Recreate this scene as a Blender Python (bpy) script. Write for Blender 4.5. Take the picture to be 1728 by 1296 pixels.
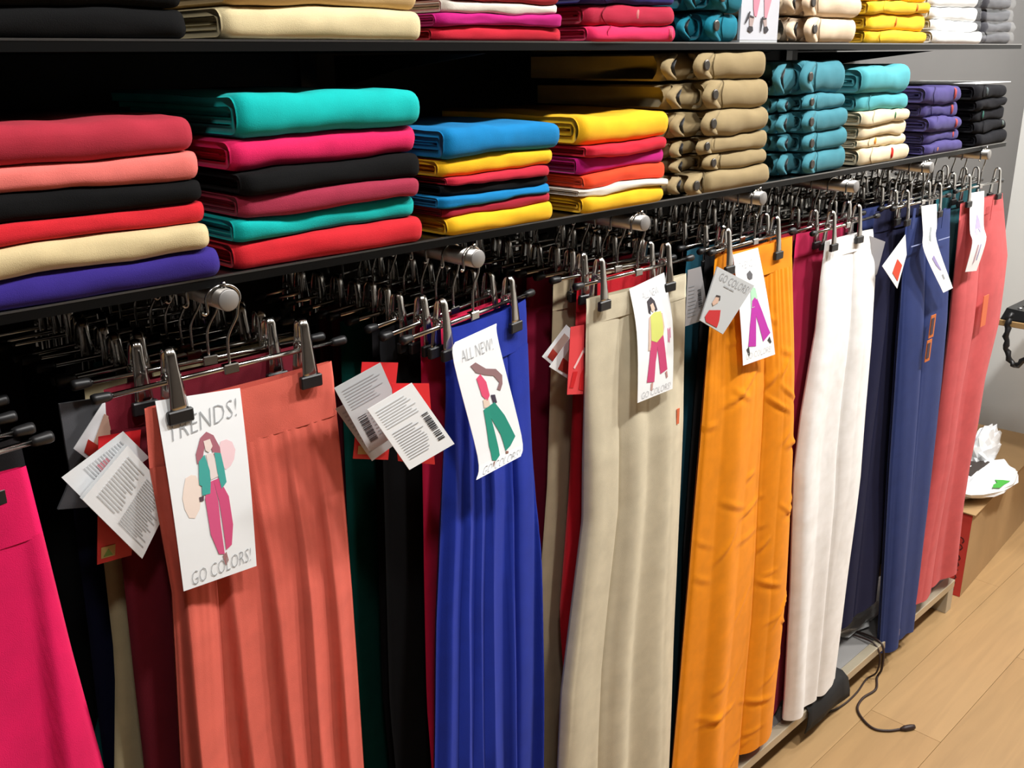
import bpy, math, random
from mathutils import Vector, Matrix, noise

for o in list(bpy.data.objects):
    bpy.data.objects.remove(o)
C = bpy.context.scene.collection
SC = bpy.context.scene
PI = math.pi

# ------------------------------------------------------------------ camera
S, H = 0.84, 1.43            # distance camera - rack front, camera height (m)
F, CX, CY = 1650.36, 864.0, 648.0
HY, ROLL, VPX = 97.35, -0.01003, 2633.8
_dn = Vector((-ROLL, 1, -(HY - CY) / F)).normalized()
_ax = Vector((VPX - CX, HY + ROLL * (VPX - CX) - CY, F)).normalized()
_in = _ax.cross(_dn)
_up = -_dn
def ray(px, py):
    d = Vector((px - CX, py - CY, F))
    return Vector((d.dot(_ax), d.dot(_in), d.dot(_up)))
def W(px, py, yd=1.0):       # point of the place on the upright plane yd * S in front of the camera
    r = ray(px, py); r *= yd * S / r.y; r.z += H
    return r
def WZ(px, py, z):           # point of the place at height z
    r = ray(px, py); r *= (z - H) / r.z; r.z += H
    return r
cam = bpy.data.cameras.new('camera'); cam.sensor_width = 36.0; cam.lens = F / 1728 * 36.0
cam.clip_start = 0.02
camo = bpy.data.objects.new('camera', cam); C.objects.link(camo)
R = Matrix(((_ax.x, -_ax.y, -_ax.z), (_in.x, -_in.y, -_in.z), (_up.x, -_up.y, -_up.z)))
camo.matrix_world = Matrix.Translation((0, 0, H)) @ R.to_4x4()
SC.camera = camo

# ------------------------------------------------------------------ world, lights, exposure
SC.view_settings.view_transform = 'Standard'; SC.view_settings.look = 'None'
SC.view_settings.exposure = 0.0; SC.view_settings.gamma = 1.0
SC.view_settings.use_curve_mapping = False
w = bpy.data.worlds.new('world'); SC.world = w; w.use_nodes = True
w.node_tree.nodes['Background'].inputs[0].default_value = (1.0, 0.96, 0.9, 1)
w.node_tree.nodes['Background'].inputs[1].default_value = 0.03
def area(name, loc, tgt, size, power, col=(1, .98, .95)):
    l = bpy.data.lights.new(name, 'AREA'); l.shape = 'DISK'; l.size = size; l.energy = power; l.color = col
    o = bpy.data.objects.new(name, l); C.objects.link(o); o.location = loc
    o.rotation_euler = (Vector(tgt) - Vector(loc)).to_track_quat('-Z', 'Y').to_euler()
    return o
CEIL = 2.75
for i, (x, p) in enumerate(((0.0, 9), (0.85, 22), (1.9, 36), (2.85, 44))):
    area('ceiling_downlight', (x, -0.14, CEIL - 0.03), (x - .15, 0.75, 0.7), 0.2, p)
area('aisle_downlight', (3.05, 0.5, CEIL - 0.03), (3.35, 0.75, 0.3), 0.3, 20)

# ------------------------------------------------------------------ helpers
def lin(c):
    return tuple((v / 12.92 if v <= .04045 else ((v + .055) / 1.055) ** 2.4) for v in c)
def rgb(r, g, b): return lin((r / 255., g / 255., b / 255.))
_m = {}
def mat(key, col, rough=.6, metal=0., spec=.5, trans=0.0, alpha=1.0):
    if key in _m: return _m[key]
    m = bpy.data.materials.new(key); m.use_nodes = True
    b = m.node_tree.nodes['Principled BSDF']
    b.inputs['Base Color'].default_value = (*col, 1); b.inputs['Roughness'].default_value = rough
    b.inputs['Metallic'].default_value = metal; b.inputs['Specular IOR Level'].default_value = spec
    if trans: b.inputs['Transmission Weight'].default_value = trans
    if alpha < 1: b.inputs['Alpha'].default_value = alpha
    _m[key] = m; return m
def add_noise(m, col, amount, scale, stretch=(1, 1, 1), bump=0.0, bscale=None, coord='Object'):
    nt = m.node_tree; b = nt.nodes['Principled BSDF']
    tc = nt.nodes.new('ShaderNodeTexCoord'); mp = nt.nodes.new('ShaderNodeMapping')
    mp.inputs['Scale'].default_value = stretch
    nt.links.new(tc.outputs[coord], mp.inputs['Vector'])
    n = nt.nodes.new('ShaderNodeTexNoise'); n.inputs['Scale'].default_value = scale; n.inputs['Detail'].default_value = 4
    nt.links.new(mp.outputs[0], n.inputs['Vector'])
    r = nt.nodes.new('ShaderNodeValToRGB')
    r.color_ramp.elements[0].position = .3; r.color_ramp.elements[1].position = .7
    r.color_ramp.elements[0].color = (*[c * (1 - amount) for c in col], 1)
    r.color_ramp.elements[1].color = (*[min(1, c * (1 + amount)) for c in col], 1)
    nt.links.new(n.outputs['Fac'], r.inputs[0]); nt.links.new(r.outputs[0], b.inputs['Base Color'])
    if bump:
        n2 = nt.nodes.new('ShaderNodeTexNoise'); n2.inputs['Scale'].default_value = bscale or scale * 4
        nt.links.new(mp.outputs[0], n2.inputs['Vector'])
        bp = nt.nodes.new('ShaderNodeBump'); bp.inputs['Strength'].default_value = bump; bp.inputs['Distance'].default_value = .002
        nt.links.new(n2.outputs['Fac'], bp.inputs['Height']); nt.links.new(bp.outputs[0], b.inputs['Normal'])
    return m
def fab(r, g, b, sheen=.15, bump=.25):
    key = 'fabric_%d_%d_%d' % (r, g, b)
    if key in _m: return _m[key]
    c = rgb(r, g, b)
    if max(r, g, b) < 70: sheen = .03
    m = mat(key, c, .88, 0, .25 if max(r, g, b) >= 70 else .12)
    bs = m.node_tree.nodes['Principled BSDF']
    bs.inputs['Sheen Weight'].default_value = sheen; bs.inputs['Sheen Roughness'].default_value = .5
    bs.inputs['Sheen Tint'].default_value = (*[min(1, v * .7 + .3) for v in c], 1)
    add_noise(m, c, .07, 35, bump=bump, bscale=1400)
    return m
CHROME = mat('chrome', (.6, .59, .57), .14, 1.0)
SATIN = mat('satin_steel', (.5, .48, .45), .33, 1.0)
BLACKP = mat('black_plastic', (.012, .012, .013), .42)
PAPER = mat('white_card', rgb(249, 252, 254), .55)
PAPERG = mat('grey_card', rgb(196, 200, 202), .6)
INK = mat('grey_ink', rgb(166, 169, 172), .7)
INKD = mat('dark_ink', rgb(52, 52, 56), .7)
REDCARD = mat('red_card', rgb(226, 46, 52), .4)

def link(o, parent=None):
    C.objects.link(o)
    if parent: o.parent = parent
    return o
def mesh(name, v, f, m, parent=None, smooth=True, loc=None):
    me = bpy.data.meshes.new(name)
    if loc is not None: v = [Vector(p) - Vector(loc) for p in v]
    me.from_pydata([tuple(p) for p in v], [], f); me.update()
    if m: me.materials.append(m)
    if smooth: me.polygons.foreach_set('use_smooth', [True] * len(me.polygons))
    o = bpy.data.objects.new(name, me); link(o, parent)
    if loc is not None: o.location = loc
    return o
def thing(name, label, cat, loc=(0, 0, 0), rz=0, group=None):
    o = bpy.data.objects.new(name, None); C.objects.link(o); o.location = loc; o.rotation_euler = (0, 0, rz)
    o.empty_display_size = .05
    return tag(o, label, cat, group)
def tag(o, label, cat, group=None):
    o['label'] = label; o['category'] = cat
    if group: o['group'] = group
    return o
def struct(o): o['kind'] = 'structure'; return o
def boxv(x0, x1, y0, y1, z0, z1, bv=0.0):
    if bv <= 0:
        v = [(x0, y0, z0), (x1, y0, z0), (x1, y1, z0), (x0, y1, z0), (x0, y0, z1), (x1, y0, z1), (x1, y1, z1), (x0, y1, z1)]
        return v, [(3, 2, 1, 0), (4, 5, 6, 7), (0, 1, 5, 4), (1, 2, 6, 5), (2, 3, 7, 6), (3, 0, 4, 7)]
    b = bv
    v = []
    def ring(z, i):
        return [(x0 + i, y0 + i, z), (x1 - i, y0 + i, z), (x1 - i, y1 - i, z), (x0 + i, y1 - i, z)]
    def ring8(z, i):
        return [(x0 + b, y0 + i, z), (x1 - b, y0 + i, z), (x1 - i, y0 + b, z), (x1 - i, y1 - b, z),
                (x1 - b, y1 - i, z), (x0 + b, y1 - i, z), (x0 + i, y1 - b, z), (x0 + i, y0 + b, z)]
    v = ring8(z0, b * .9) + ring8(z0 + b, 0) + ring8(z1 - b, 0) + ring8(z1, b * .9)
    f = [tuple(reversed(range(8)))]
    for k in range(3):
        for i in range(8):
            j = (i + 1) % 8; f.append((k * 8 + i, k * 8 + j, k * 8 + 8 + j, k * 8 + 8 + i))
    f.append(tuple(range(24, 32)))
    return v, f
def box(name, x0, x1, y0, y1, z0, z1, m, parent=None, bv=0.0):
    v, f = boxv(x0, x1, y0, y1, z0, z1, bv)
    return mesh(name, v, f, m, parent, False)
def tubev(path, r, n=8, cap=True, v0=0):
    path = [Vector(p) for p in path]
    rr = r if isinstance(r, (list, tuple)) else [r] * len(path)
    v, f = [], []
    prev = None
    for i, p in enumerate(path):
        t = (path[min(i + 1, len(path) - 1)] - path[max(i - 1, 0)]).normalized()
        if prev is None:
            a = Vector((0, 0, 1)) if abs(t.z) < .9 else Vector((1, 0, 0))
            u = t.cross(a).normalized()
        else:
            u = (prev - t * prev.dot(t)).normalized()
        prev = u; wv = t.cross(u)
        for k in range(n):
            a = 2 * PI * k / n
            v.append(p + (u * math.cos(a) + wv * math.sin(a)) * rr[i])
    for i in range(len(path) - 1):
        for k in range(n):
            j = (k + 1) % n
            f.append((v0 + i * n + k, v0 + i * n + j, v0 + (i + 1) * n + j, v0 + (i + 1) * n + k))
    if cap:
        f.append(tuple(v0 + k for k in reversed(range(n)))); f.append(tuple(v0 + (len(path) - 1) * n + k for k in range(n)))
    return v, f
def tube(name, path, r, m, parent=None, n=8):
    v, f = tubev(path, r, n)
    return mesh(name, v, f, m, parent, True)
def smoothpath(pts, k=6):
    pts = [Vector(p) for p in pts]; out = []
    for i in range(len(pts) - 1):
        p0, p1, p2, p3 = pts[max(i - 1, 0)], pts[i], pts[i + 1], pts[min(i + 2, len(pts) - 1)]
        for j in range(k):
            t = j / k
            out.append(.5 * ((2 * p1) + (p2 - p0) * t + (2 * p0 - 5 * p1 + 4 * p2 - p3) * t * t + (3 * p1 - p0 - 3 * p2 + p3) * t ** 3))
    out.append(pts[-1]); return out
def nz(a, b=0, c=0): return noise.noise(Vector((a, b, c)))
def interp(tab, z):          # tab: [(z, x)] with falling z
    if z >= tab[0][0]:
        a, b = tab[0], tab[1]
    elif z <= tab[-1][0]:
        a, b = tab[-2], tab[-1]
        t = (z - a[0]) / (b[0] - a[0]); t = 1 + (t - 1) * .6
        return a[1] + (b[1] - a[1]) * t
    else:
        for a, b in zip(tab, tab[1:]):
            if a[0] >= z >= b[0]: break
    t = (z - a[0]) / (b[0] - a[0]) if b[0] != a[0] else 0
    return a[1] + (b[1] - a[1]) * t

# ------------------------------------------------------------------ room
XR, YB, XL, YN = 3.62, 1.222, -1.3, -2.1
m_wall_b = add_noise(mat('wall_grey', rgb(104, 103, 102), .8), rgb(104, 103, 102), .04, 3)
m_wall_r = add_noise(mat('wall_pale', rgb(232, 233, 230), .8), rgb(232, 233, 230), .02, 2)
m_ceil = mat('ceiling_white', rgb(180, 178, 172), .9)
struct(box('wall_back', XL - .1, XR + .1, YB, YB + .1, 0, CEIL, m_wall_b))
struct(box('wall_right', XR, XR + .1, YN, YB, 0, CEIL, m_wall_r))
m_far = mat('wall_charcoal', rgb(96, 92, 88), .8)
struct(box('wall_left', XL - .1, XL, YN, YB, 0, CEIL, m_far))
struct(box('wall_front', XL - .1, XR + .1, YN - .1, YN, 0, CEIL, m_far))
struct(box('ceiling', XL - .1, XR + .1, YN - .1, YB + .1, CEIL, CEIL + .1, m_ceil))
m_base = add_noise(mat('baseboard_brown', rgb(136, 108, 78), .5), rgb(136, 108, 78), .1, 12, (1, 8, 8))
struct(box('baseboard_right', XR - .014, XR, YN, YB, 0.002, .11, m_base))
def woodmat(i):
    c = [rgb(174, 140, 96), rgb(177, 143, 99), rgb(171, 137, 93)][i]
    m = mat('floor_wood_%d' % i, c, .42)
    nt = m.node_tree; b = nt.nodes['Principled BSDF']
    tc = nt.nodes.new('ShaderNodeTexCoord'); mp = nt.nodes.new('ShaderNodeMapping'); mp.inputs['Scale'].default_value = (1.2, 14, 1)
    n = nt.nodes.new('ShaderNodeTexNoise'); n.inputs['Scale'].default_value = 3; n.inputs['Detail'].default_value = 8; n.inputs['Distortion'].default_value = .8
    oi = nt.nodes.new('ShaderNodeObjectInfo'); vm = nt.nodes.new('ShaderNodeVectorMath'); vm.operation = 'ADD'
    nt.links.new(tc.outputs['Object'], vm.inputs[0]); nt.links.new(oi.outputs['Location'], vm.inputs[1])
    nt.links.new(vm.outputs[0], mp.inputs['Vector']); nt.links.new(mp.outputs[0], n.inputs['Vector'])
    r = nt.nodes.new('ShaderNodeValToRGB'); r.color_ramp.elements[0].position = .25; r.color_ramp.elements[1].position = .75
    r.color_ramp.elements[0].color = (*[v * .88 for v in c], 1); r.color_ramp.elements[1].color = (*[min(1, v * 1.07) for v in c], 1)
    nt.links.new(n.outputs['Fac'], r.inputs[0]); nt.links.new(r.outputs[0], b.inputs['Base Color'])
    return m
WOOD = [woodmat(i) for i in range(3)]
floor = struct(box('floor', XL - .1, XR + .1, YN - .1, YB + .1, -.1, -.003, mat('floor_joint', rgb(160, 126, 84), .7)))
random.seed(5)
PW, PL = .16, 1.22
pv, pf = boxv(0, PL - .0007, 0, PW - .0007, -.004, 0.0, .0005)
pm = []
for i in range(3):
    me = bpy.data.meshes.new('plank'); me.from_pydata(pv, [], pf); me.materials.append(WOOD[i]); pm.append(me)
y = YN; row = 0
while y < YB - .02:
    x = XL - [0, .45, .9, .2][row % 4]; 
    while x < XR - .01:
        o = bpy.data.objects.new('plank', random.choice(pm)); link(o, floor); o.location = (x, y, 0)
        x += PL
    y += PW; row += 1

# ------------------------------------------------------------------ shelving
BLK = mat('black_gloss_board', (.006, .006, .006), .2, 0, .4)
BLKM = mat('black_matt_panel', (.012, .011, .011), .6)
ZL, ZU = W(487, 446).z, W(900, 71).z       # top of lower and upper shelf
YSH = S
XE = W(1697, 236).x
XE2 = W(1722, 77).x
panel = box('backing_panel', XL + .005, XE - .12, YB - .012, YB - .001, .09, 2.05, BLKM)
tag(panel, 'tall black backing panel behind the folded stacks and hanging trousers', 'panel')
XS0 = -.75
def shelf(label, z, x1, ztop):
    t = thing('wall_shelf', label, 'shelf', (XS0, YSH, z))
    box('board', 0, x1 - XS0, 0, YB - YSH - .014, -.009, 0, BLK, t, .0012)
    box('front_edge_strip', 0, x1 - XS0, -.0022, -.0002, -.0092, .0008, mat('edge_strip', (.004, .004, .004), .4, 0, .15), t)
    box('edge_highlight', 0, x1 - XS0, -.0026, .0006, -.0008, .0011, mat('edge_highlight', (.3, .3, .3), .18, .9), t)  # thin lighter metal strip added as the highlight along the glossy front edge
    for bx in (.35, .95, 1.57, 2.2, 2.8):
        v = [(bx, .04, -.012), (bx, .34, -.012), (bx, .34, -.055), (bx, .2, -.03), (bx + .006, .04, -.012), (bx + .006, .34, -.012), (bx + .006, .34, -.055), (bx + .006, .2, -.03)]
        mesh('bracket', v, [(0, 1, 2, 3), (7, 6, 5, 4), (0, 4, 5, 1), (1, 5, 6, 2), (2, 6, 7, 3), (3, 7, 4, 0)], BLKM, t, False)
    return t
shelf('lower glossy black shelf carrying the long row of folded stacks', ZL, XE, ZU)
shelf('upper glossy black shelf at eye level along the top', ZU, XE2, 2)
for xs, wh in ((.2, 'leftmost'), (.79, 'blue'), (1.42, 'khaki'), (2.05, 'cream and aqua')):
    st = thing('slotted_upright', 'slim dark slotted upright on the backing panel behind the %s stack' % wh, 'upright', (xs, YB - .012, .1), 0, 'slotted uprights on the backing panel')
    box('channel', -.012, .012, -.01, 0, 0, 1.9, mat('upright_steel', (.05, .05, .05), .4, .6), st)

# ------------------------------------------------------------------ folded garments
def folded(label, cat, group, xl, xr, yf, zbf, ztf, m, seed, depth=.27, style='plain', name='folded_leggings', puff=0.0):
    """one folded garment: nested U-folds, the rounded fold to the aisle; zbf / ztf give bottom and top height over s = 0..1"""
    Wd = xr - xl; z0 = zbf(.5); h = ztf(.5) - z0
    loc = Vector((xl, yf, z0))
    st = [0, .006, .018, .04, .075, .12] + [.12 + .76 * i / 16 for i in range(1, 16)] + [.88, .925, .96, .982, .994, 1]
    rnd = random.Random(seed)
    rot = rnd.uniform(-.022, .022); ph = rnd.uniform(0, 50)
    V, Fc = [], []
    def section(prof, x0r, x1r, taper=.16):
        n = len(prof); b = len(V)
        for s in st:
            x = x0r + (x1r - x0r) * s
            e = min(x - x0r, x1r - x); r = .010
            q = 1 - e / r if e < r else 0
            sh = 1 - taper * q * q
            S_ = x / Wd
            zb_, zt_ = zbf(S_), ztf(S_)
            hh = zt_ - zb_
            for (py, fz) in prof:
                f2 = .5 + (fz - .5) * sh
                zz = zb_ + hh * f2
                if puff and fz > .6:
                    zz += puff * (.55 * nz(x * 9 + ph, py * 8) + .3 * nz(x * 30, py * 22, ph)) * min(1, py / .02 + .25)
                near = max(0, 1 - py / .07)
                yy = py + (.005 * nz(x * 6 + ph, 3.1, seed) + .0022 * nz(x * 19, fz * 1.5, seed)) * near + .007 * q * q * near
                yy += .0009 * nz(x * 60, fz * 3, ph) * near
                yy += rot * (x - Wd / 2)
                V.append(Vector((x, yy, zz - z0)))
        for s in range(len(st) - 1):
            for k in range(n):
                j = (k + 1) % n
                Fc.append((b + s * n + k, b + s * n + j, b + (s + 1) * n + j, b + (s + 1) * n + k))
        Fc.append(tuple(b + k for k in range(n))); Fc.append(tuple(b + (len(st) - 1) * n + k for k in reversed(range(n))))
    def cprof(y0, f0, f1, t, d):
        """C-shaped sheet between height fractions f0..f1 with thickness fraction t"""
        R2 = (f1 - f0) / 2 * h; o, i = [], []; ex = .78; fm = (f0 + f1) / 2
        for yy in (d, d * .55, d * .25, .035): o.append((yy, f1)); i.append((yy, f1 - t))
        for a in range(11):
            an = PI / 2 - PI * a / 10; c_, s_ = math.cos(an), math.sin(an); sg_ = math.copysign(abs(s_) ** .85, s_)
            o.append((y0 + R2 * ex * (1 - c_), fm + (f1 - f0) / 2 * sg_))
            r3 = R2 - t * h
            i.append((y0 + t * h + r3 * ex * (1 - c_), fm + ((f1 - f0) / 2 - t) * sg_))
        for yy in (.035, d * .25, d * .55, d): o.append((yy, f0)); i.append((yy, f0 + t))
        return o + i[::-1]
    def block(y0, f0, f1, d):
        return [(d, f1), (y0 + .008, f1), (y0 + .002, f1 - (f1 - f0) * .25), (y0, (f0 + f1) / 2), (y0 + .002, f0 + (f1 - f0) * .25), (y0 + .008, f0), (d, f0)]
    if style == 'jeans':
        section(cprof(0, 0, .99, .2, depth), Wd * .30, Wd)
        section(block(.012, .22, .78, depth * .9), Wd * .32, Wd - .004)
        section(block(.022, .06, .94, depth), 0.0, Wd * .42)
    else:
        section(cprof(0, 0, .985, .24, depth), 0, Wd)
        section(cprof(.3 * h, .27, .72, .17, depth * .97), rnd.uniform(0, .007), Wd - .004)
        section(block(.55 * h + .003, .45, .54, depth * .9), rnd.uniform(.002, .008), Wd - .006)
    o = mesh(name, V, Fc, m, None, True); o.location = loc
    tag(o, label, cat, group)
    return o
DARKB = mat('bronze_button', (.11, .1, .09), .35, .9)
def ridge(o, name, xo, wd, zb, zt, Wd, m, out=.0026, d=.05, sl=.0, f0=0., f1=1., y0=0.):
    """a raised band of cloth that wraps over the front fold"""
    V, Fc = [], []; z0 = o.location.z
    pts = []
    for f_, yy in ((f1, d), (f1, .02 + y0)): pts.append((yy, f_))
    h = zt(.5) - zb(.5); R2 = h * (f1 - f0) / 2
    for a in range(13):
        an = PI / 2 - PI * a / 12; c_, s_ = math.cos(an), math.sin(an)
        pts.append((y0 + R2 * .78 * (1 - c_) - out * c_, (f0 + f1) / 2 + ((f1 - f0) / 2 + .0) * math.copysign(abs(s_) ** .85, s_)))
    pts.append((.02 + y0, f0))
    n = len(pts)
    for k, (dx, k2) in enumerate(((0, 0), (.0014, 1), (wd * .5, 1.25), (wd - .0014, 1), (wd, 0))):
        for (py, fz) in pts:
            x = xo + dx + sl * h * (.5 - fz) ** 2 * 4 - sl * h * .5
            s_ = x / Wd; z = zb(s_) + (zt(s_) - zb(s_)) * fz
            V.append(Vector((x, py + out * 1.2 * (1 - k2), z - z0)))
    for s in range(4):
        for k in range(n - 1):
            Fc.append((s * n + k, s * n + k + 1, (s + 1) * n + k + 1, (s + 1) * n + k))
    return mesh(name, V, Fc, m, o)
def disc(o, name, p, r, m, th=.002):
    v, f = tubev([Vector(p), Vector(p) + Vector((0, -th * .6, 0)), Vector(p) + Vector((0, -th, 0))], [r, r, r * .8], 14)
    return mesh(name, v, f, m, o, False)
_ns = [0]
def stack(items, yd, zb_shelf, group, cat='leggings', style='plain', depth=.27, wave=.002, name='folded_leggings', yj=.012):
    """items bottom-up: (label, colour, y_top_px, y_bottom_px, x_left_px, x_right_px, kwargs)"""
    out = []; _ns[0] += 1; sd = _ns[0] * 37.3
    flat = lambda s, z=zb_shelf + .0004: z
    zb = flat
    for k, it in enumerate(items):
        label, col, yt, yb, xl, xr = it[:6]; kw = it[6] if len(it) > 6 else {}
        rnd = random.Random(sd + k * 7)
        top = W(xr, yt, yd).z
        ph = sd + k * 5.1
        def zt(s, z=top, b=zb, ph=ph, wv=wave):
            n_ = nz(s * 2.3 + ph, .3) * wv + nz(s * 6.5, ph) * wv * .45
            return max(z + n_ - wv * .15, b(s) + .0085)
        bb = lambda s, b=zb: b(s) + .0004
        a = W(xl, (yt + yb) / 2, yd).x + rnd.uniform(-.004, .004); b_ = W(xr, (yt + yb) / 2, yd).x + rnd.uniform(-.003, .003)
        yf = yd * S + rnd.uniform(0, yj)
        m = fab(*col); Wd = b_ - a
        o = folded(label, cat, group, a, b_, yf, bb, zt, m, sd + k * 11.7, depth, style, name, kw.get('puff', 0))
        if style == 'jeans':
            dk = fab(*[int(c * .8) for c in col])
            xo = Wd * kw.get('wb', .32)
            bw = min(.03, Wd * .2)
            ridge(o, 'waistband', xo, bw, bb, zt, Wd, m, .004, sl=.9)
            ridge(o, 'back_waistband', Wd * .04, bw * .6, bb, zt, Wd, m, .004, sl=1.2, f0=.08, f1=.92, y0=.012)
            ridge(o, 'seam', xo + bw + .008, .0016, bb, zt, Wd, dk, .0013, sl=.5)
            ridge(o, 'label_patch', Wd * .04 + bw * .75, .005, bb, zt, Wd, mat('black_label', (.01, .01, .012), .6), .004, d=.03, sl=1.2, f0=.2, f1=.8, y0=.013)
            hh = zt(.4) - bb(.4)
            disc(o, 'button', (xo + bw * .5 - .25 * hh, -.0056, bb(.4) - o.location.z + hh * .52), min(.0075, hh * .27), DARKB)
        if style == 'tabs':
            dk = fab(*[int(c * .8) for c in col])
            tc_ = kw.get('tab', (200, 60, 50))
            ridge(o, 'seam', Wd * .2, .0018, bb, zt, Wd, dk, .001, sl=.8)
            ridge(o, 'size_tab', Wd * kw.get('tp', .6), .007, bb, zt, Wd, fab(*tc_), .0016, d=.02, sl=.4, f0=.15, f1=.9)
        zb = zt
        out.append(o)
    return out

CR, CO, BK, RD, BG, NV = (176, 44, 62), (238, 122, 114), (13, 13, 14), (206, 32, 44), (218, 198, 152), (52, 36, 128)
TL, HP, MR = (0, 184, 180), (226, 30, 96), (158, 42, 68)
BL, YL, MG, OR, WH = (0, 124, 186), (246, 190, 30), (190, 16, 120), (234, 70, 32), (228, 220, 208)
KH, TJ, TJ2, CM, PU = (154, 135, 98), (64, 130, 144), (82, 168, 178), (228, 212, 178), (74, 66, 122)
LS = 1.0
g = 'folded leggings in the leftmost lower stack'
stack([
 ('folded navy purple leggings at the bottom of the leftmost lower stack', NV, 420, 450, -150, 375, dict()),
 ('folded beige leggings second from bottom of the leftmost lower stack', BG, 372, 416, -150, 363),
 ('folded bright red leggings between black and beige in leftmost lower stack', RD, 338, 368, -150, 360),
 ('folded black leggings under the coral ones in the leftmost lower stack', BK, 300, 340, -150, 352),
 ('folded coral pink leggings second from top of leftmost lower stack', CO, 255, 298, -150, 350),
 ('thick folded crimson leggings on top of the leftmost lower stack', CR, 196, 250, -150, 341, dict(puff=.006)),
], .985, ZL, g, wave=.004)
g = 'folded leggings in the second lower stack'
stack([
 ('folded red leggings at the bottom of the stack topped with teal', RD, 366, 400, 412, 722),
 ('folded teal leggings just above the bottom red ones', TL, 332, 365, 408, 715),
 ('folded dusty maroon leggings below the black ones in teal-topped stack', MR, 297, 330, 404, 716),
 ('folded black leggings in the middle of the teal-topped stack', BK, 260, 296, 402, 718),
 ('folded hot pink leggings under the large teal pair on top', HP, 211, 258, 402, 714),
 ('thick folded teal leggings on top of the second lower stack', TL, 148, 208, 406, 716, dict(puff=.004)),
], .985, ZL, g, wave=.004)
g = 'folded leggings in the third lower stack'
stack([
 ('folded yellow leggings at the bottom of the blue-topped stack', YL, 341, 356, 764, 944),
 ('folded dark red leggings second from bottom of blue-topped stack', (170, 30, 52), 326, 340, 758, 942),
 ('thin folded blue leggings low in the blue-topped stack', BL, 311, 326, 752, 941),
 ('folded black leggings in the blue-topped stack under red', BK, 295, 311, 762, 940),
 ('folded crimson red leggings under yellow in the blue-topped stack', (190, 32, 56), 280, 295, 764, 940),
 ('folded yellow leggings directly under the top blue pair', YL, 250, 278, 752, 945),
 ('thick folded bright blue leggings on top of the third lower stack', BL, 203, 248, 756, 950, dict(puff=.006)),
], .985, ZL, g, wave=.004)
g = 'folded leggings in the fourth lower stack'
stack([
 ('folded yellow leggings at the bottom of the yellow-topped stack', YL, 311, 330, 990, 1127),
 ('folded off white leggings near the bottom of yellow-topped stack', WH, 298, 312, 988, 1131),
 ('folded orange red leggings above the off white pair', OR, 275, 297, 994, 1136),
 ('folded magenta leggings between red and orange in yellow-topped stack', MG, 252, 275, 992, 1135),
 ('folded red leggings right under the big yellow pair', (204, 26, 50), 233, 252, 994, 1135),
 ('bulky rolled yellow leggings on top of the fourth lower stack', YL, 184, 232, 994, 1140, dict(puff=.012)),
], .985, ZL, g, wave=.004)
g = 'folded khaki jeans on the lower shelf'
KHB = [(274, 296), (248, 274), (221, 248), (178, 221), (134, 177), (84, 133)]
KHL = ['folded khaki trousers at the bottom of the khaki stack', 'folded khaki trousers second from bottom of the khaki stack', 'folded khaki trousers third from bottom of the khaki stack',
       'folded khaki trousers fourth from bottom of the khaki stack', 'folded khaki trousers second from top of the khaki stack', 'folded khaki trousers on top of the khaki stack near the upper shelf']
stack([(KHL[i], KH, KHB[i][0], KHB[i][1], 1150 + (0 if i else -4), 1302 + 2 * (i > 3), dict(wb=[.12, .3, .22, .26, .3, .26][i], puff=.002 if i == 5 else 0)) for i in range(6)], .985, ZL, g, 'trousers', 'jeans', wave=.006, name='folded_trousers')
g = 'folded teal jeans on the lower shelf'
TJB = [(246, 274), (214, 245), (182, 213), (156, 184), (100, 156)]
TJL = ['folded teal jeans at the bottom of the five-high teal stack', 'folded teal jeans second from bottom of the teal jeans stack', 'folded teal jeans in the middle of the teal jeans stack',
       'folded teal jeans second from top of the teal jeans stack', 'thick folded teal jeans on top of the teal stack with dark flap']
stack([(TJL[i], TJ, *TJB[i], 1338, 1442, dict(wb=.3, puff=.004 if i == 4 else 0)) for i in range(5)], .985, ZL, g, 'jeans', 'jeans', wave=.006, name='folded_jeans')
g = 'folded cream and aqua trousers on the lower shelf'
CMB = [(243, 262), (224, 244), (202, 223), (181, 201), (152, 181), (107, 151)]
CML = ['folded cream trousers at the bottom with a red tab', 'folded cream trousers with an orange tab, second from bottom', 'plain folded cream trousers third from bottom beside the purple stack',
       'folded cream trousers with a green tab just under aqua pairs', 'folded aqua trousers second from top above the cream ones', 'thick folded aqua trousers on top of the cream stack']
stack([(CML[i], CM if i < 4 else TJ2, *CMB[i], 1462, 1542, dict(tab=[(214, 40, 30), (230, 150, 60), (226, 206, 168), (60, 110, 70), (60, 150, 152), (60, 150, 152)][i], tp=[.6, .3, .4, .62, .85, .3][i])) for i in range(6)],
      .985, ZL, g, 'trousers', 'tabs', wave=.006, name='folded_trousers')
g = 'folded purple jeans on the lower shelf'
PUB = [(232, 249), (215, 233), (193, 216), (172, 193), (144, 172)]
PN = ['bottom', 'second from bottom', 'middle', 'second from top', 'topmost']
stack([('folded purple jeans with reddish tab, %s of the purple stack' % PN[i], PU, *PUB[i], 1572, 1628, dict(tab=(170, 72, 72) if i else (224, 140, 60), tp=.78 if i else .25)) for i in range(5)], .985, ZL, g, 'jeans', 'tabs', wave=.007, name='folded_jeans')
g = 'folded black jeans on the lower shelf'
BJB = [(218, 237), (199, 219), (180, 199), (162, 180), (142, 161)]
bj = stack([('folded black jeans, %s of the small black stack at shelf end' % PN[i], (26, 26, 30), *BJB[i], 1656, 1704, dict(tab=[(150, 70, 66), (90, 100, 96), (50, 96, 86), (170, 56, 66), (80, 90, 92)][i], tp=[.1, .85, .2, .85, .3][i])) for i in range(5)], .985, ZL, g, 'jeans', 'tabs', wave=.007, name='folded_jeans')

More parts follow.
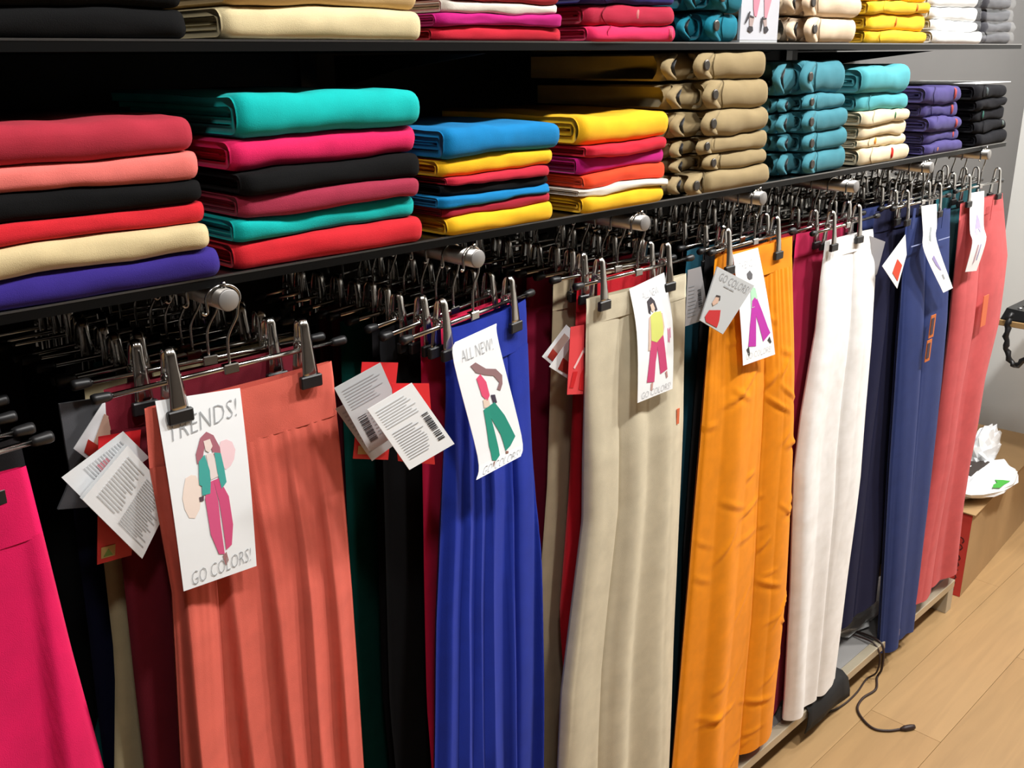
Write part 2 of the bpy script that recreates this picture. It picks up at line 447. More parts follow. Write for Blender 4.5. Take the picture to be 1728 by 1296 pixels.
# upper shelf
g = 'folded black leggings on the upper shelf'
stack([('folded black leggings lying directly on the upper shelf at left', (16, 16, 17), 13, 62, -150, 322), ('folded black leggings second in the upper left black stack', (14, 14, 15), -40, 12, -150, 318),
       ('folded black leggings top of the upper left black stack', (24, 24, 26), -90, -41, -150, 318)], .985, ZU, g, wave=.003)
g = 'folded beige leggings on the upper shelf'
stack([('folded pale beige leggings lying directly on the upper shelf', (224, 208, 164), 14, 62, 392, 722), ('folded tan beige leggings above the pale pair on upper shelf', (214, 182, 128), -38, 13, 388, 718)], .985, ZU, g, wave=.003)
g = 'folded leggings in the upper red and magenta stack'
stack([('folded red leggings at the bottom beside beige on upper shelf', (200, 30, 52), 44, 66, 752, 962), ('folded magenta leggings above the red ones on upper shelf', MG, 25, 44, 748, 960),
       ('folded off white leggings above magenta on the upper shelf', WH, 6, 25, 764, 956), ('folded dark red leggings above off white on upper shelf', (170, 28, 40), -16, 5, 760, 956)], .985, ZU, g, wave=.004)
g = 'folded jeans in the upper pink and crimson stack'
stack([('folded pink red trousers at the bottom beside teal jeans on upper shelf', (214, 36, 88), 43, 66, 1004, 1148, dict(tab=(220, 80, 110), tp=.9)), ('folded crimson trousers with small logo tab on the upper shelf', (172, 28, 58), 10, 43, 998, 1148, dict(tab=(190, 110, 110), tp=.55)),
       ('folded navy trousers above the crimson pair on upper shelf', (40, 36, 110), -22, 9, 996, 1146, dict(tab=(180, 80, 80), tp=.3))], .985, ZU, g, 'trousers', 'tabs', wave=.004, name='folded_trousers')
g = 'folded teal blue jeans on the upper shelf'
stack([('folded teal blue jeans lying on upper shelf beside the poster', (0, 116, 138), 20, 67, 1182, 1262, dict(wb=.4)), ('folded teal blue jeans second up beside the poster', (0, 104, 122), -26, 19, 1178, 1262, dict(wb=.4))], .985, ZU, g, 'jeans', 'jeans', wave=.005, name='folded_jeans')
g = 'folded ecru jeans on the upper shelf'
stack([('folded ecru jeans lying on upper shelf right of the poster', (226, 204, 176), 28, 68, 1346, 1452, dict(wb=.18)), ('folded ecru jeans second up right of the poster', (222, 200, 172), -10, 28, 1342, 1456, dict(wb=.16)), ('folded ecru jeans third up right of the poster', (222, 200, 172), -45, -11, 1342, 1456, dict(wb=.16))], .985, ZU, g, 'jeans', 'jeans', wave=.005, name='folded_jeans')
g = 'folded yellow jeans on the upper shelf'
YB_ = [(52, 71), (25, 52), (3, 27), (-22, 2)]
stack([('folded bright yellow trousers, %s of the upper yellow stack' % ['bottom', 'second up', 'third up', 'fourth up'][i], (250, 200, 44), *YB_[i], 1474, 1572, dict(tab=(226, 120, 40), tp=[.8, .45, .75, .5][i])) for i in range(4)], .985, ZU, g, 'trousers', 'tabs', wave=.007, name='folded_trousers')
g = 'white garments in clear plastic on the upper shelf'
ws = stack([('folded white trousers in shiny plastic, %s of the upper white stack' % ['bottom', 'second up', 'third up', 'fourth up'][i], (236, 236, 234), *[(54, 72), (36, 54), (14, 36), (-10, 14)][i], 1584, 1662, {}) for i in range(4)], .985, ZU, g, 'trousers', 'plain', wave=.006, name='folded_trousers')
g = 'grey garments in clear plastic on the upper shelf'
gs = stack([('folded grey trousers in glossy plastic, %s of the last upper stack' % ['bottom', 'second up', 'third up', 'fourth up'][i], (66, 66, 72), *[(56, 73), (38, 56), (18, 38), (-8, 18)][i], 1668, 1714, {}) for i in range(4)], .985, ZU, g, 'trousers', 'plain', wave=.006, name='folded_trousers')
m_pl = mat('clear_plastic', (.9, .92, .94), .12, 0, .8, 0, .1)
def sleeve(o, seed):
    bb = [Vector(c) for c in o.bound_box]; lo = Vector((min(c.x for c in bb), min(c.y for c in bb), min(c.z for c in bb))); hi = Vector((max(c.x for c in bb), .1, max(c.z for c in bb)))
    V, Fc = [], []; nx, nn = 14, 12
    for i in range(nx):
        x = lo.x + .002 + (hi.x - lo.x - .004) * i / (nx - 1)
        for k in range(nn):
            a = PI / 2 - PI * k / (nn - 1)
            zz = (lo.z + hi.z) / 2 + (hi.z - lo.z) * .47 * math.sin(a)
            yy = lo.y - .004 + .006 * (1 - math.cos(a)) + .0035 * nz(x * 60, zz * 160, seed) + .0015 * nz(x * 150, zz * 300, seed)
            V.append((x, yy, zz))
    for i in range(nx - 1):
        for k in range(nn - 1): Fc.append((i * nn + k, i * nn + k + 1, (i + 1) * nn + k + 1, (i + 1) * nn + k))
    mesh('plastic_sleeve', V, Fc, m_pl, o, True)
for i, o in enumerate(ws + gs): sleeve(o, i * 3.3)
# white sheet on the black stack
zt = max((bj[-1].matrix_basis @ Vector(c)).z for c in bj[-1].bound_box) + .001
a = W(1650, 143, 1.0).x
pp = box('paper_sheet', a, a + .2, .845, 1.05, zt, zt + .0012, PAPER); tag(pp, 'white paper sheet lying on the small black jeans stack', 'paper')

# ------------------------------------------------------------------ rods with hangers
ROD = [(0.115, 0.755, 1.214)] + [tuple(W(*p, .98)) for p in ((387, 507), (808, 437), (1090, 377), (1289, 335), (1446, 315), (1573, 283), (1670, 261))]
RR = .0108
RNAME = ['hot pink', 'coral', 'royal blue', 'cream', 'orange', 'white', 'blue denim', 'salmon']
for k, (x, y, z) in enumerate(ROD):
    t = thing('display_rod', 'round steel display rod holding the %s trousers in front' % RNAME[k], 'rod', (x, y, z), 0, 'steel display rods under the lower shelf')
    L = YB - .012 - y
    tube('rod_tube', [(0, .0015, 0), (0, L, 0)], RR, SATIN, t, 20)
    tube('end_cap', [(0, .0015, 0), (0, .0006, 0), (0, 0, 0)], [RR, RR * .97, RR * .9], mat('cap_steel', (.34, .33, .32), .5, .6), t, 20)
    tube('wall_flange', [(0, L - .012, 0), (0, L - .001, 0)], .02, SATIN, t, 16)
    tube('stop_pin', [(0, .008, RR), (0, .008, RR + .006)], .0022, CHROME, t, 6)
DROP = .068
def hook_path():
    r = RR + .0028; p = []
    p += [(-.0225, 0, -.010), (-.0205, 0, -.0125), (-.0170, 0, -.0105)]
    for a in range(9):
        an = PI * .97 - (PI * 1.15) * a / 8
        p.append(((r + .004) * math.cos(an), 0, -.001 + (r) * math.sin(an) ))
    p += [(.012, 0, -.020), (.004, 0, -.032), (.0, 0, -.043), (0, 0, -DROP)]
    return smoothpath(p, 3)
def proto(name, v, f, m, smooth=True):
    me = bpy.data.meshes.new(name); me.from_pydata([tuple(p) for p in v], [], f); me.update(); me.materials.append(m)
    if smooth: me.polygons.foreach_set('use_smooth', [True] * len(me.polygons))
    return me
P_hook = proto('hook', *tubev(hook_path(), .0016, 7), CHROME)
BLEN = .129
P_bar = proto('bar', *tubev([(-BLEN + .004, 0, 0), (BLEN - .004, 0, 0)], .0027, 8), CHROME)
P_cap = proto('end_cap', *tubev([(0, 0, 0), (.003, 0, 0), (.014, 0, 0), (.017, 0, 0)], [.0036, .0044, .0052, .0046], 10), BLACKP)
v, f = boxv(-.008, .008, -.004, .004, -.006, .004, .001); P_boss = proto('boss', v, f, CHROME, False)
def clipmesh():
    # hairpin strip of sprung steel, seen from the side, tapering to the jaws
    half_ = [(-.0100, -.0300, .0092), (-.0099, -.022, .0088), (-.0090, -.006, .0074), (-.0078, .008, .0062), (-.0066, .018, .0056), (-.0058, .0255, .0054), (-.0034, .0305, .0052)]
    path = half_ + [(0, .0318, .0052)] + [(-y, z, hw) for y, z, hw in half_[::-1]]
    V, Fc = [], []
    for i, (y, z, hw) in enumerate(path):
        a = Vector((0, path[min(i + 1, 14)][0] - path[max(i - 1, 0)][0], path[min(i + 1, 14)][1] - path[max(i - 1, 0)][1])).normalized()
        nrm = Vector((0, -a.z, a.y)) * .0011
        for x in (-hw, -hw * .55, hw * .55, hw):
            bulge = .0012 if abs(x) < hw else 0
            V.append(Vector((x, y, z)) + nrm.normalized() * bulge)
        for x in (hw, -hw): V.append(Vector((x, y, z)) - nrm)
    n = 6
    for i in range(14):
        for k in range(n):
            j = (k + 1) % n; Fc.append((i * n + k, i * n + j, (i + 1) * n + j, (i + 1) * n + k))
    Fc.append(tuple(range(n))[::-1]); Fc.append(tuple(14 * n + k for k in range(n)))
    return V, Fc
P_clip = proto('clip', *clipmesh(), CHROME)
def coil():
    p = []
    for i in range(41):
        a = 2 * PI * i / 10; p.append((-.0075 + .015 * i / 40, .0048 * math.cos(a), .004 + .0048 * math.sin(a)))
    return tubev(p, .0009, 5)
P_coil = proto('spring', *coil(), CHROME)
va, fa = boxv(-.0125, .0125, -.0128, -.0066, -.0385, -.0255, .0012); vb, fb = boxv(-.0125, .0125, .0066, .0128, -.0385, -.0255, .0012)
P_pad = proto('jaw_pad', va + vb, fa + [tuple(i + len(va) for i in q) for q in fb], BLACKP, False)
def part(name, me, parent, loc=(0, 0, 0), rot=(0, 0, 0)):
    o = bpy.data.objects.new(name, me); link(o, parent); o.location = loc; o.rotation_euler = rot; return o
def hanger(rod, dy, label, group, yaw=0., c0=-.064, c1=.075, roll=0., xoff=0., half=None):
    x, y, z = ROD[rod]
    t = thing('clip_hanger', label, 'hanger', (x + xoff, y + dy, z), yaw, group)
    t.rotation_euler = (0, roll, yaw)
    part('hook', P_hook, t)
    part('boss', P_boss, t, (0, 0, -DROP))
    part('bar', P_bar, t, (0, 0, -DROP))
    part('end_cap', P_cap, t, (BLEN - .012, 0, -DROP)); part('end_cap', P_cap, t, (-BLEN + .012, 0, -DROP), (0, 0, PI))
    for c in (c0, c1):
        q = part('clip', P_clip, t, (c, 0, -DROP), (0, 0, random.uniform(-.08, .08)))
        part('jaw_pad', P_pad, q); part('spring', P_coil, q)
    return t
random.seed(11)
YAW = [0.1, .0, .22, 0.02, .05, .04, 0.0, .0]
FC = [(-.07, .075), (-.06, .083), (-.062, .078), (-.084, .065), (-.088, .066), (-.065, .038), (-.08, .07), (-.073, .096)]
FDY = .012
hg = 'chrome clip hangers on the display rods'
hstep = []
for k in range(8):
    hanger(k, FDY, 'foremost chrome clip hanger gripping the front %s trousers' % RNAME[k], hg, YAW[k], *FC[k])
    dy = FDY; L = YB - .03 - ROD[k][1]; i = 0; dl = []
    while True:
        dy += random.choice((.026, .03, .034, .04))
        if dy > L - .03 or i > 8: break
        hanger(k, dy, '%s chrome clip hanger from the front on the rod of the %s trousers' % (['second', 'third', 'fourth', 'fifth', 'sixth', 'seventh', 'eighth', 'ninth', 'tenth'][i], RNAME[k]), 'chrome hangers behind the %s trousers' % RNAME[k],
               YAW[k] * .9 + random.uniform(-.05, .05), -.066 + random.uniform(-.012, .012), .074 + random.uniform(-.012, .012), random.uniform(-.03, .03), random.uniform(-.002, .002))
        dl.append(dy); i += 1
    hstep.append(dl)

# ------------------------------------------------------------------ trousers
def saw(t):
    x = t % 1.0
    if x < .86: return (x / .86) ** 1.25
    y = (1 - x) / .14
    return y * y * (3 - 2 * y)
def ridgef(t): return abs(math.cos(PI * t)) ** .75
def trousers(name, label, group, Ltab, Rtab, y0, ztop, zhem, m, seed, pleats=6, amp=.006, ampb=.014, th=.026, band=.0, wave=.003, bandm=None, yaw=0., xc=None,
             ucut=.5, nu=40, nv=44, crink=0., lean=0., legfront=0., drop=.0, gather=0., split=True, style='soft', ncr=0, cram=.0016):
    """two leg tubes side by side under a waistband; Ltab / Rtab give the outline x at height z"""
    xm = (interp(Ltab, ztop) + interp(Rtab, ztop)) / 2 if xc is None else xc
    loc = Vector((xm, y0, zhem))
    t = thing(name, label, 'trousers', loc, 0, group)
    rnd = random.Random(seed); ph = [rnd.uniform(0, 10) for _ in range(8)]
    creases = []
    for _ in range(ncr):
        an = rnd.choice((rnd.uniform(-.9, -.3), rnd.uniform(.3, .7), rnd.uniform(-.2, .2)))
        creases.append((rnd.random(), rnd.uniform(.08, 1), math.cos(an), math.sin(an), rnd.uniform(.02, .07), rnd.uniform(.0035, .006), rnd.uniform(.5, 1.2) * cram))
    zb = ztop - band
    cy, sy = math.cos(yaw), math.sin(yaw)
    def surf(u, z, front, v, e):
        """u across 0..1, v down 0..1, e: 0 mid-tube .. 1 at the tube edge"""
        xl, xr = interp(Ltab, z), interp(Rtab, z)
        g = v ** .7
        A = amp + (ampb - amp) * g
        uw = u + .16 * nz(u * 1.7 + ph[1], v * .9, ph[3]) + .05 * nz(u * 4, v * 1.3, ph[5])
        if style == 'knife': fo = 1.25 * A * (saw(-uw * pleats + ph[0]) - .5) + .12 * A * math.sin(9 * uw + ph[2])
        else: fo = A * .5 * math.sin(2 * PI * (uw * pleats * .5 + ph[0])) + .3 * A * (ridgef(uw * pleats * .8 + ph[2]) - .5)
        fo += wave * nz(u * 3, v * 4, ph[4])
        if gather and v < .4: fo += gather * (math.sin(u * 130 + 4 * nz(u * 9, v * 4, ph[5])) + .6 * math.sin(u * 83 + ph[6])) * math.exp(-v * 12)
        for (cu_, cv_, ca_, sa_, cl_, cw_, am_) in creases:
            du, dv = (u - cu_) * (xr - xl), (v - cv_) * (zb - zhem)
            al = du * ca_ + dv * sa_; pe = -du * sa_ + dv * ca_ + 1.2 * al * al
            if abs(al) < cl_ and abs(pe) < cw_ * 4:
                k_ = (1 - (al / cl_) ** 2); q_ = pe / cw_
                fo += am_ * k_ * (math.exp(-q_ * q_) - .55 * math.exp(-(q_ - 1.6) ** 2))
        round_ = (1 - abs(e) ** 3.0)
        half = (th / 2) * (.3 + .7 * min(1, v * 5)) * max(round_, 0) ** .5
        yy = -(half + fo * min(1, round_ * 2.2 + .05) * min(1, .35 + v * 5)) if front else (half * .9 - fo * .3 * min(1, round_ * 2))
        x = xl + (xr - xl) * u
        x += .35 * wave * nz(u * 3, v * 6, ph[5])
        yy += lean * v
        dx = x - xm
        return Vector((xm + dx * cy - yy * sy, y0 + yy * cy + dx * sy, z))
    def tubepart(nm, ua, ub, zt, zbm, mm, nvv, hemw, isband=False):
        V, Fc = [], []; n = nu * 2
        for j in range(nvv + 1):
            s = j / nvv; z = zt + (zbm - zt) * s
            for k in range(n):
                if k < nu:
                    q = k / (nu - 1); fr = True
                else:
                    q = 1 - (k - nu) / (nu - 1); fr = False
                u = ua + (ub - ua) * q; e = 2 * q - 1
                zz = z + (hemw * nz(u * 6, 1.7, seed) if j == nvv else 0)
                vv = max(0, (zb - zz) / (zb - zhem))
                if isband:
                    xl, xr = interp(Ltab, zz), interp(Rtab, zz)
                    half = .0048 * (1 - abs(e) ** 4) ** .5
                    yy = (-half if fr else half) + .0012 * nz(u * 7, zz * 50, seed)
                    sag = drop * 4 * u * (1 - u) * (1 - s) * (1 if fr else .4)
                    x = xl + (xr - xl) * u; dx = x - xm
                    if j == 0: yy *= .82
                    V.append(Vector((xm + dx * cy - yy * sy, y0 + yy * cy + dx * sy, zz - sag)) - loc)
                else:
                    V.append(surf(u, zz, fr, vv, e) - loc)
        for j in range(nvv):
            for k in range(n):
                a = (k + 1) % n
                Fc.append((j * n + k, (j + 1) * n + k, (j + 1) * n + a, j * n + a))
        return mesh(nm, V, Fc, mm, t)
    if split:
        tubepart('leg', 0, ucut + .012, zb, zhem + legfront, m, nv, .006)
        tubepart('leg', ucut - .012, 1, zb, zhem, m, nv, .006)
    else:
        tubepart('leg', 0, 1, zb, zhem, m, nv, .006)
    if band: tubepart('waistband', 0, 1, ztop, zb - .002, bandm or m, 6, 0, True)
    return t
def tabs(pts, yd): return [(W(x, y, yd).z, W(x, y, yd).x) for x, y in pts]

FY = ROD[1][1] + FDY + .001
yd = FY / S
fg = 'trousers hanging at the front of each rod'
# hot pink, cut by the frame
y0 = ROD[0][1] + FDY; d0 = y0 / S
Rt = tabs([(45, 790), (69, 885), (120, 1090), (176, 1296)], d0); Lt = [(z, x - .235 - .03 * i) for i, (z, x) in enumerate(Rt)]
trousers('wide_trousers', 'hot pink wide trousers with broad waistband, cut off by left edge', fg, Lt, Rt, y0, Rt[0][0] + .002, .1, fab(224, 16, 90), 3, 8, .004, .010, .026, .058, .002, style='knife', nv=60)
# coral
Lt = tabs([(244, 690), (252, 790), (290, 1000), (305, 1290)], yd); Rt = tabs([(560, 612), (573, 745), (595, 1000), (614, 1290)], yd)
trousers('gathered_trousers', 'coral wide trousers gathered under a plain waistband, with fashion card', fg, Lt, Rt, FY, Rt[0][0] + .002, .1, fab(222, 104, 88), 9, 5.2, .003, .017, .028, .058, .002, drop=.004, gather=.0013, style='knife', nv=80, nu=56, ucut=.22)
# royal blue (hanger turned a little)
Lt = tabs([(737, 578), (738, 665), (716, 1040), (710, 1296)], yd); Rt = tabs([(915, 530), (920, 700), (936, 1100), (941, 1296)], yd)
xm_ = (interp(Lt, 1.137) + interp(Rt, 1.137)) / 2
trousers('wide_trousers', 'royal blue wide trousers with soft pleats and fashion card', fg, Lt, Rt, FY + (xm_ - ROD[2][0]) * math.tan(.22), 1.137, .1, fab(20, 46, 156), 14, 5.6, .003, .016, .028, .06, .002, yaw=.22, drop=.003, style='knife', nv=70, ucut=.72)
# cream
Lt = tabs([(990, 488), (986, 700), (984, 880), (948, 1170), (942, 1296)], yd); Rt = tabs([(1158, 462), (1152, 700), (1141, 970), (1128, 1296)], yd)
tc = trousers('straight_trousers', 'cream straight trousers with seamed waistband and side pocket', fg, Lt, Rt, FY, Rt[0][0] + .001, .1, fab(208, 198, 172), 27, 4.2, .003, .015, .03, .034, .003, ucut=.3, drop=.003, nv=90, ncr=10, cram=.0007)
# orange
Lt = tabs([(1206, 440), (1186, 690), (1160, 1000), (1134, 1296)], yd); Rt = tabs([(1337, 402), (1334, 700), (1322, 1000), (1306, 1170)], yd)
trousers('wide_trousers', 'bright orange creased wide trousers with elastic waist', fg, Lt, Rt, FY, Rt[0][0] + .004, .125, fab(246, 148, 10), 33, 3.6, .003, .014, .032, .05, .003, ucut=.64, legfront=-.06, drop=.002, gather=.0016, nv=190, nu=52, ncr=40, cram=.003)
# white
Lt = tabs([(1393, 402), (1384, 470), (1376, 560), (1352, 700), (1340, 800), (1334, 1000), (1324, 1185)], yd); Rt = tabs([(1473, 388), (1478, 440), (1450, 800), (1411, 1110)], yd)
trousers('straight_trousers', 'plain white straight trousers hanging beside the orange pair', fg, Lt, Rt, FY, Rt[0][0] + .002, .105, fab(251, 250, 248), 44, 3.4, .002, .013, .03, .03, .003, ucut=.55, nv=90, ncr=14, cram=.001)
# blue denim
Lt = tabs([(1530, 352), (1516, 560), (1500, 800), (1484, 1095)], yd); Rt = tabs([(1604, 352), (1598, 480), (1585, 640), (1560, 850), (1532, 1085)], yd)
DEN = fab(38, 55, 112)
tj = trousers('denim_jeans', 'blue denim jeans with long white card and orange stitched label', fg, Lt, Rt, FY, Rt[0][0] + .001, .055, DEN, 52, 3, .002, .011, .03, .034, .002, ucut=.45, nv=70, ncr=10, cram=.0008)
# salmon
Lt = tabs([(1622, 330), (1602, 560), (1570, 800), (1536, 985)], yd); Rt = tabs([(1692, 326), (1699, 430), (1684, 543), (1661, 635), (1648, 718), (1636, 777), (1625, 848), (1612, 970)], yd)
ts = trousers('straight_trousers', 'salmon pink straight trousers at the far end of the rack', fg, Lt, Rt, FY, Rt[0][0] + .001, .13, fab(206, 90, 92), 61, 3.4, .002, .014, .03, .036, .002, ucut=.42, nv=70)

# trousers further back
back = {
 0: [('black', (22, 20, 22)), ('dark grey', (52, 52, 56)), ('black', (16, 16, 18)), ('dark maroon', (60, 14, 22))],
 1: [('dark maroon', (112, 18, 36)), ('cream', (206, 190, 150)), ('dark navy', (18, 20, 48)), ('dark teal', (0, 92, 92)), ('grey', (96, 96, 100)), ('black', (18, 18, 18))],
 2: [('hot pink', (214, 24, 76)), ('black', (20, 20, 22)), ('charcoal black', (26, 24, 26)), ('bottle green', (0, 62, 56)), ('wine red', (100, 12, 34)), ('rust brown', (96, 40, 40))],
 3: [('red', (190, 18, 34)), ('beige', (196, 178, 146)), ('raspberry', (156, 20, 62)), ('plum', (104, 12, 44)), ('dark navy', (22, 22, 60))],
 4: [('black', (20, 20, 22)), ('petrol blue', (0, 66, 84)), ('black', (18, 18, 20)), ('dark grey', (50, 50, 54))],
 5: [('raspberry red', (168, 8, 66)), ('dark crimson', (150, 10, 40)), ('dark red', (140, 16, 30)), ('black', (20, 20, 20))],
 6: [('dark indigo denim', (30, 32, 60)), ('indigo denim', (36, 50, 104)), ('navy', (26, 30, 62)), ('black', (20, 20, 22))],
 7: [('dark teal', (0, 76, 84)), ('black', (22, 22, 24)), ('olive brown', (96, 86, 66))],
}
ORD = ['directly behind', 'second behind', 'third behind', 'fourth behind', 'fifth behind', 'sixth behind']
for k, lst in back.items():
    x, y, z = ROD[k]
    for i, (cn, col) in enumerate(lst):
        dy = hstep[k][min(i, len(hstep[k]) - 1)] if i < len(hstep[k]) else .04 + .035 * i
        rnd = random.Random(k * 17 + i)
        hw = .108 + rnd.uniform(-.012, .012); xo = rnd.uniform(-.008, .008) + (.004 if k in (4,) else 0)
        zt = z - DROP - .006; zh = .1 + rnd.uniform(0, .14)
        bul = {(1, 1): .03, (1, 3): .085, (3, 1): .02, (3, 0): .02, (2, 0): .006, (5, 0): .0, (5, 1): .0}.get((k, i), .008)
        hw += {(1, 1): .016, (1, 0): .004, (1, 2): .02, (1, 3): -.035, (2, 0): -.018, (3, 1): -.022, (3, 2): .012, (3, 0): -.012, (5, 0): .012, (5, 1): .016}.get((k, i), 0); xo += {(2, 0): .02, (5, 0): -.012}.get((k, i), 0)
        if (k, i) == (6, 0): zh = .2; xo -= .05
        if (k, i) == (6, 1): zh = .16; xo -= .02
        Lt = [(zt, x - hw + xo), (zt - .3, x - hw - .012 + xo), (zt - .5, x - hw - .012 - bul + xo), (zt - .62, x - hw - .01 - bul * .5 + xo), (zh, x - hw - .02 + xo)]
        Rt = [(zt, x + hw + xo), (zt - .4, x + hw + .012 + xo), (zh, x + hw + .02 + xo)]
        trousers('hanging_trousers', '%s trousers hanging %s the %s pair' % (cn, ORD[i], RNAME[k] if (i or cn != RNAME[k]) else 'front ' + RNAME[k]), 'trousers hanging behind the front pairs', Lt, Rt, y + dy, zt, zh, fab(*col), k * 31 + i * 7,
                 4, .003, .008, .015, .04, .002, nu=22, nv=24, yaw=YAW[k] * .9)

# ------------------------------------------------------------------ printed cards and tags
def textmesh(s, shear=.12, thin=-.018):
    cu = bpy.data.curves.new('t', 'FONT'); cu.body = s; cu.shear = shear; cu.resolution_u = 2; cu.offset = thin
    o = bpy.data.objects.new('t', cu); C.objects.link(o)
    dg = bpy.context.evaluated_depsgraph_get(); dg.update()
    me = o.evaluated_get(dg).to_mesh()
    v = [(p.co.x, p.co.y) for p in me.vertices]; f = [tuple(q.vertices) for q in me.polygons]
    o.evaluated_get(dg).to_mesh_clear(); bpy.data.objects.remove(o); bpy.data.curves.remove(cu)
    x0 = min(a for a, b in v); x1 = max(a for a, b in v); y0 = min(b for a, b in v); y1 = max(b for a, b in v)
    return [((a - x0) / (x1 - x0), (b - y0) / (y1 - y0)) for a, b in v], f
def clip_poly(poly, lo, hi):
    def half(pl, keep, cut):
        out = []
        for i in range(len(pl)):
            a, b = pl[i], pl[(i + 1) % len(pl)]
            if keep(a): out.append(a)
            if keep(a) != keep(b):
                t = (cut - a[1]) / (b[1] - a[1]); out.append((a[0] + (b[0] - a[0]) * t, cut))
        return out
    p = half(poly, lambda q: q[1] >= lo, lo)
    return half(p, lambda q: q[1] <= hi, hi) if p else p
class Card:
    def __init__(s, name, label, cat, Lp, Rp, yd, m, group=None, th=.0006, bend=.0, tilt=0., parent=None, yds=None, rnd=0.0):
        s.A = [W(x, y, (yds[i] if yds else yd)) for i, (x, y) in enumerate(Lp)]; s.B = [W(x, y, (yds[i] if yds else yd)) for i, (x, y) in enumerate(Rp)]
        s.bend = bend; s.tilt = tilt
        if len(s.A) > 2: s.A = smoothpath(s.A, 5); s.B = smoothpath(s.B, 5)
        n = len(s.A)
        s.cum = [0.]
        for a_, b_, c_, d_ in zip(s.A, s.A[1:], s.B, s.B[1:]): s.cum.append(s.cum[-1] + (b_ - a_).length + (d_ - c_).length)
        s.cum = [q / s.cum[-1] for q in s.cum]
        s.nv = max(8, n - 1)
        loc = s.at(.5, 1, 0)
        nu = 6; rows = s.cum if n > 4 else [q / 10 for q in range(11)]; nvv = len(rows) - 1
        V, Fc = [], []
        for off in (0, -th):
            for j in range(nvv + 1):
                for i in range(nu + 1):
                    V.append(s.at(i / nu, rows[j], off) - loc)
        N = (nu + 1) * (nvv + 1)
        for j in range(nvv):
            for i in range(nu):
                a = j * (nu + 1) + i
                Fc.append((a, a + nu + 1, a + nu + 2, a + 1)); Fc.append((N + a, N + a + 1, N + a + nu + 2, N + a + nu + 1))
        edge = [i for i in range(nu + 1)] + [(j + 1) * (nu + 1) - 1 for j in range(1, nvv + 1)] + [nvv * (nu + 1) + i for i in range(nu - 1, -1, -1)] + [j * (nu + 1) for j in range(nvv - 1, 0, -1)]
        for a, b in zip(edge, edge[1:] + edge[:1]): Fc.append((a, b, N + b, N + a))
        s.o = mesh(name, V, Fc, m, parent, False); s.loc = loc; s.o.location = loc
        tag(s.o, label, cat, group)
    def at(s, u, v, off):
        i = 0
        while i < len(s.A) - 2 and v > s.cum[i + 1]: i += 1
        t = (v - s.cum[i]) / (s.cum[i + 1] - s.cum[i])
        a = s.A[i].lerp(s.A[i + 1], t); b = s.B[i].lerp(s.B[i + 1], t)
        p = a.lerp(b, u)
        p = p + Vector((0, -off, 0))*1.0
        p.y += s.bend * math.sin(PI * min(max(v, 0), 1)) + s.tilt * v + .0
        return p
    def poly(s, nm, m, pts, off=.0006):
        V, Fc = [], []
        lo = min(p[1] for p in pts); hi = max(p[1] for p in pts); k = max(1, int((hi - lo) * 14))
        for j in range(k):
            q = clip_poly(pts, lo + (hi - lo) * j / k, lo + (hi - lo) * (j + 1) / k)
            if len(q) < 3: continue
            b = len(V); V += [s.at(u, v, off) - s.loc for u, v in q]; Fc.append(tuple(range(b, len(V))))
        return mesh(nm, V, Fc, m, s.o, False)
    def text(s, txt, u0, v0, u1, v1, m, nm='lettering', rot=False, dv=0., shear=.12):
        vs, fs = textmesh(txt, shear)
        V = []
        for a, b in vs:
            if rot: u, v = u0 + (u1 - u0) * (1 - b if rot == 1 else b), v0 + (v1 - v0) * (a if rot == 1 else 1 - a)
            else: u, v = u0 + (u1 - u0) * a, v1 + (v0 - v1) * b + dv * a
            V.append(s.at(u, v, .0007) - s.loc)
        return mesh(nm, V, fs, m, s.o, False)
    def bars(s, nm, m, rects, off=.0006):
        V, Fc = [], []
        for (u0, v0, u1, v1) in rects:
            b = len(V); V += [s.at(u0, v0, off) - s.loc, s.at(u1, v0, off) - s.loc, s.at(u1, v1, off) - s.loc, s.at(u0, v1, off) - s.loc]; Fc.append((b, b + 1, b + 2, b + 3))
        return mesh(nm, V, Fc, m, s.o, False)
def pm_(r, g, b): return mat('print_%d_%d_%d' % (r, g, b), rgb(r, g, b), .6)
yc = (FY - .024) / S
YT, YM, YBm = (FY - .0056) / S, (FY - .017) / S, (FY - .028) / S
# card on the coral trousers
c = Card('fashion_card', 'white card reading TRENDS with a woman in teal jacket on coral trousers', 'card', [(262, 677), (310, 998)], [(405, 655), (433, 955)], yc, PAPER, 'printed cards on the front trousers', yds=[YT, YBm], bend=-.003)
c.text('TRENDS!', .08, .12, .93, .215, INK, dv=-.075)
c.text('GO COLORS!', .12, .91, .93, .985, INK, dv=-.03)
c.poly('watercolour_blot', pm_(250, 232, 220), [(.16, .46), (.2, .41), (.27, .4), (.33, .41), (.36, .46), (.36, .53), (.32, .59), (.25, .63), (.18, .62), (.14, .57), (.13, .51)], .0003)
c.poly('watercolour_blot', pm_(250, 216, 222), [(.64, .3), (.68, .26), (.75, .255), (.82, .275), (.85, .32), (.82, .37), (.77, .4), (.7, .415), (.65, .38), (.63, .34)], .0003)
c.poly('printed_hair', pm_(176, 108, 122), [(.44, .22), (.52, .195), (.6, .22), (.66, .29), (.66, .33), (.58, .34), (.55, .28), (.5, .25), (.46, .29), (.42, .35), (.36, .35), (.36, .3)])
c.poly('printed_face', pm_(244, 226, 218), [(.47, .24), (.55, .235), (.57, .275), (.52, .305), (.48, .29)], .0009)
c.poly('printed_shirt', pm_(240, 226, 222), [(.48, .31), (.58, .31), (.6, .44), (.5, .45)])
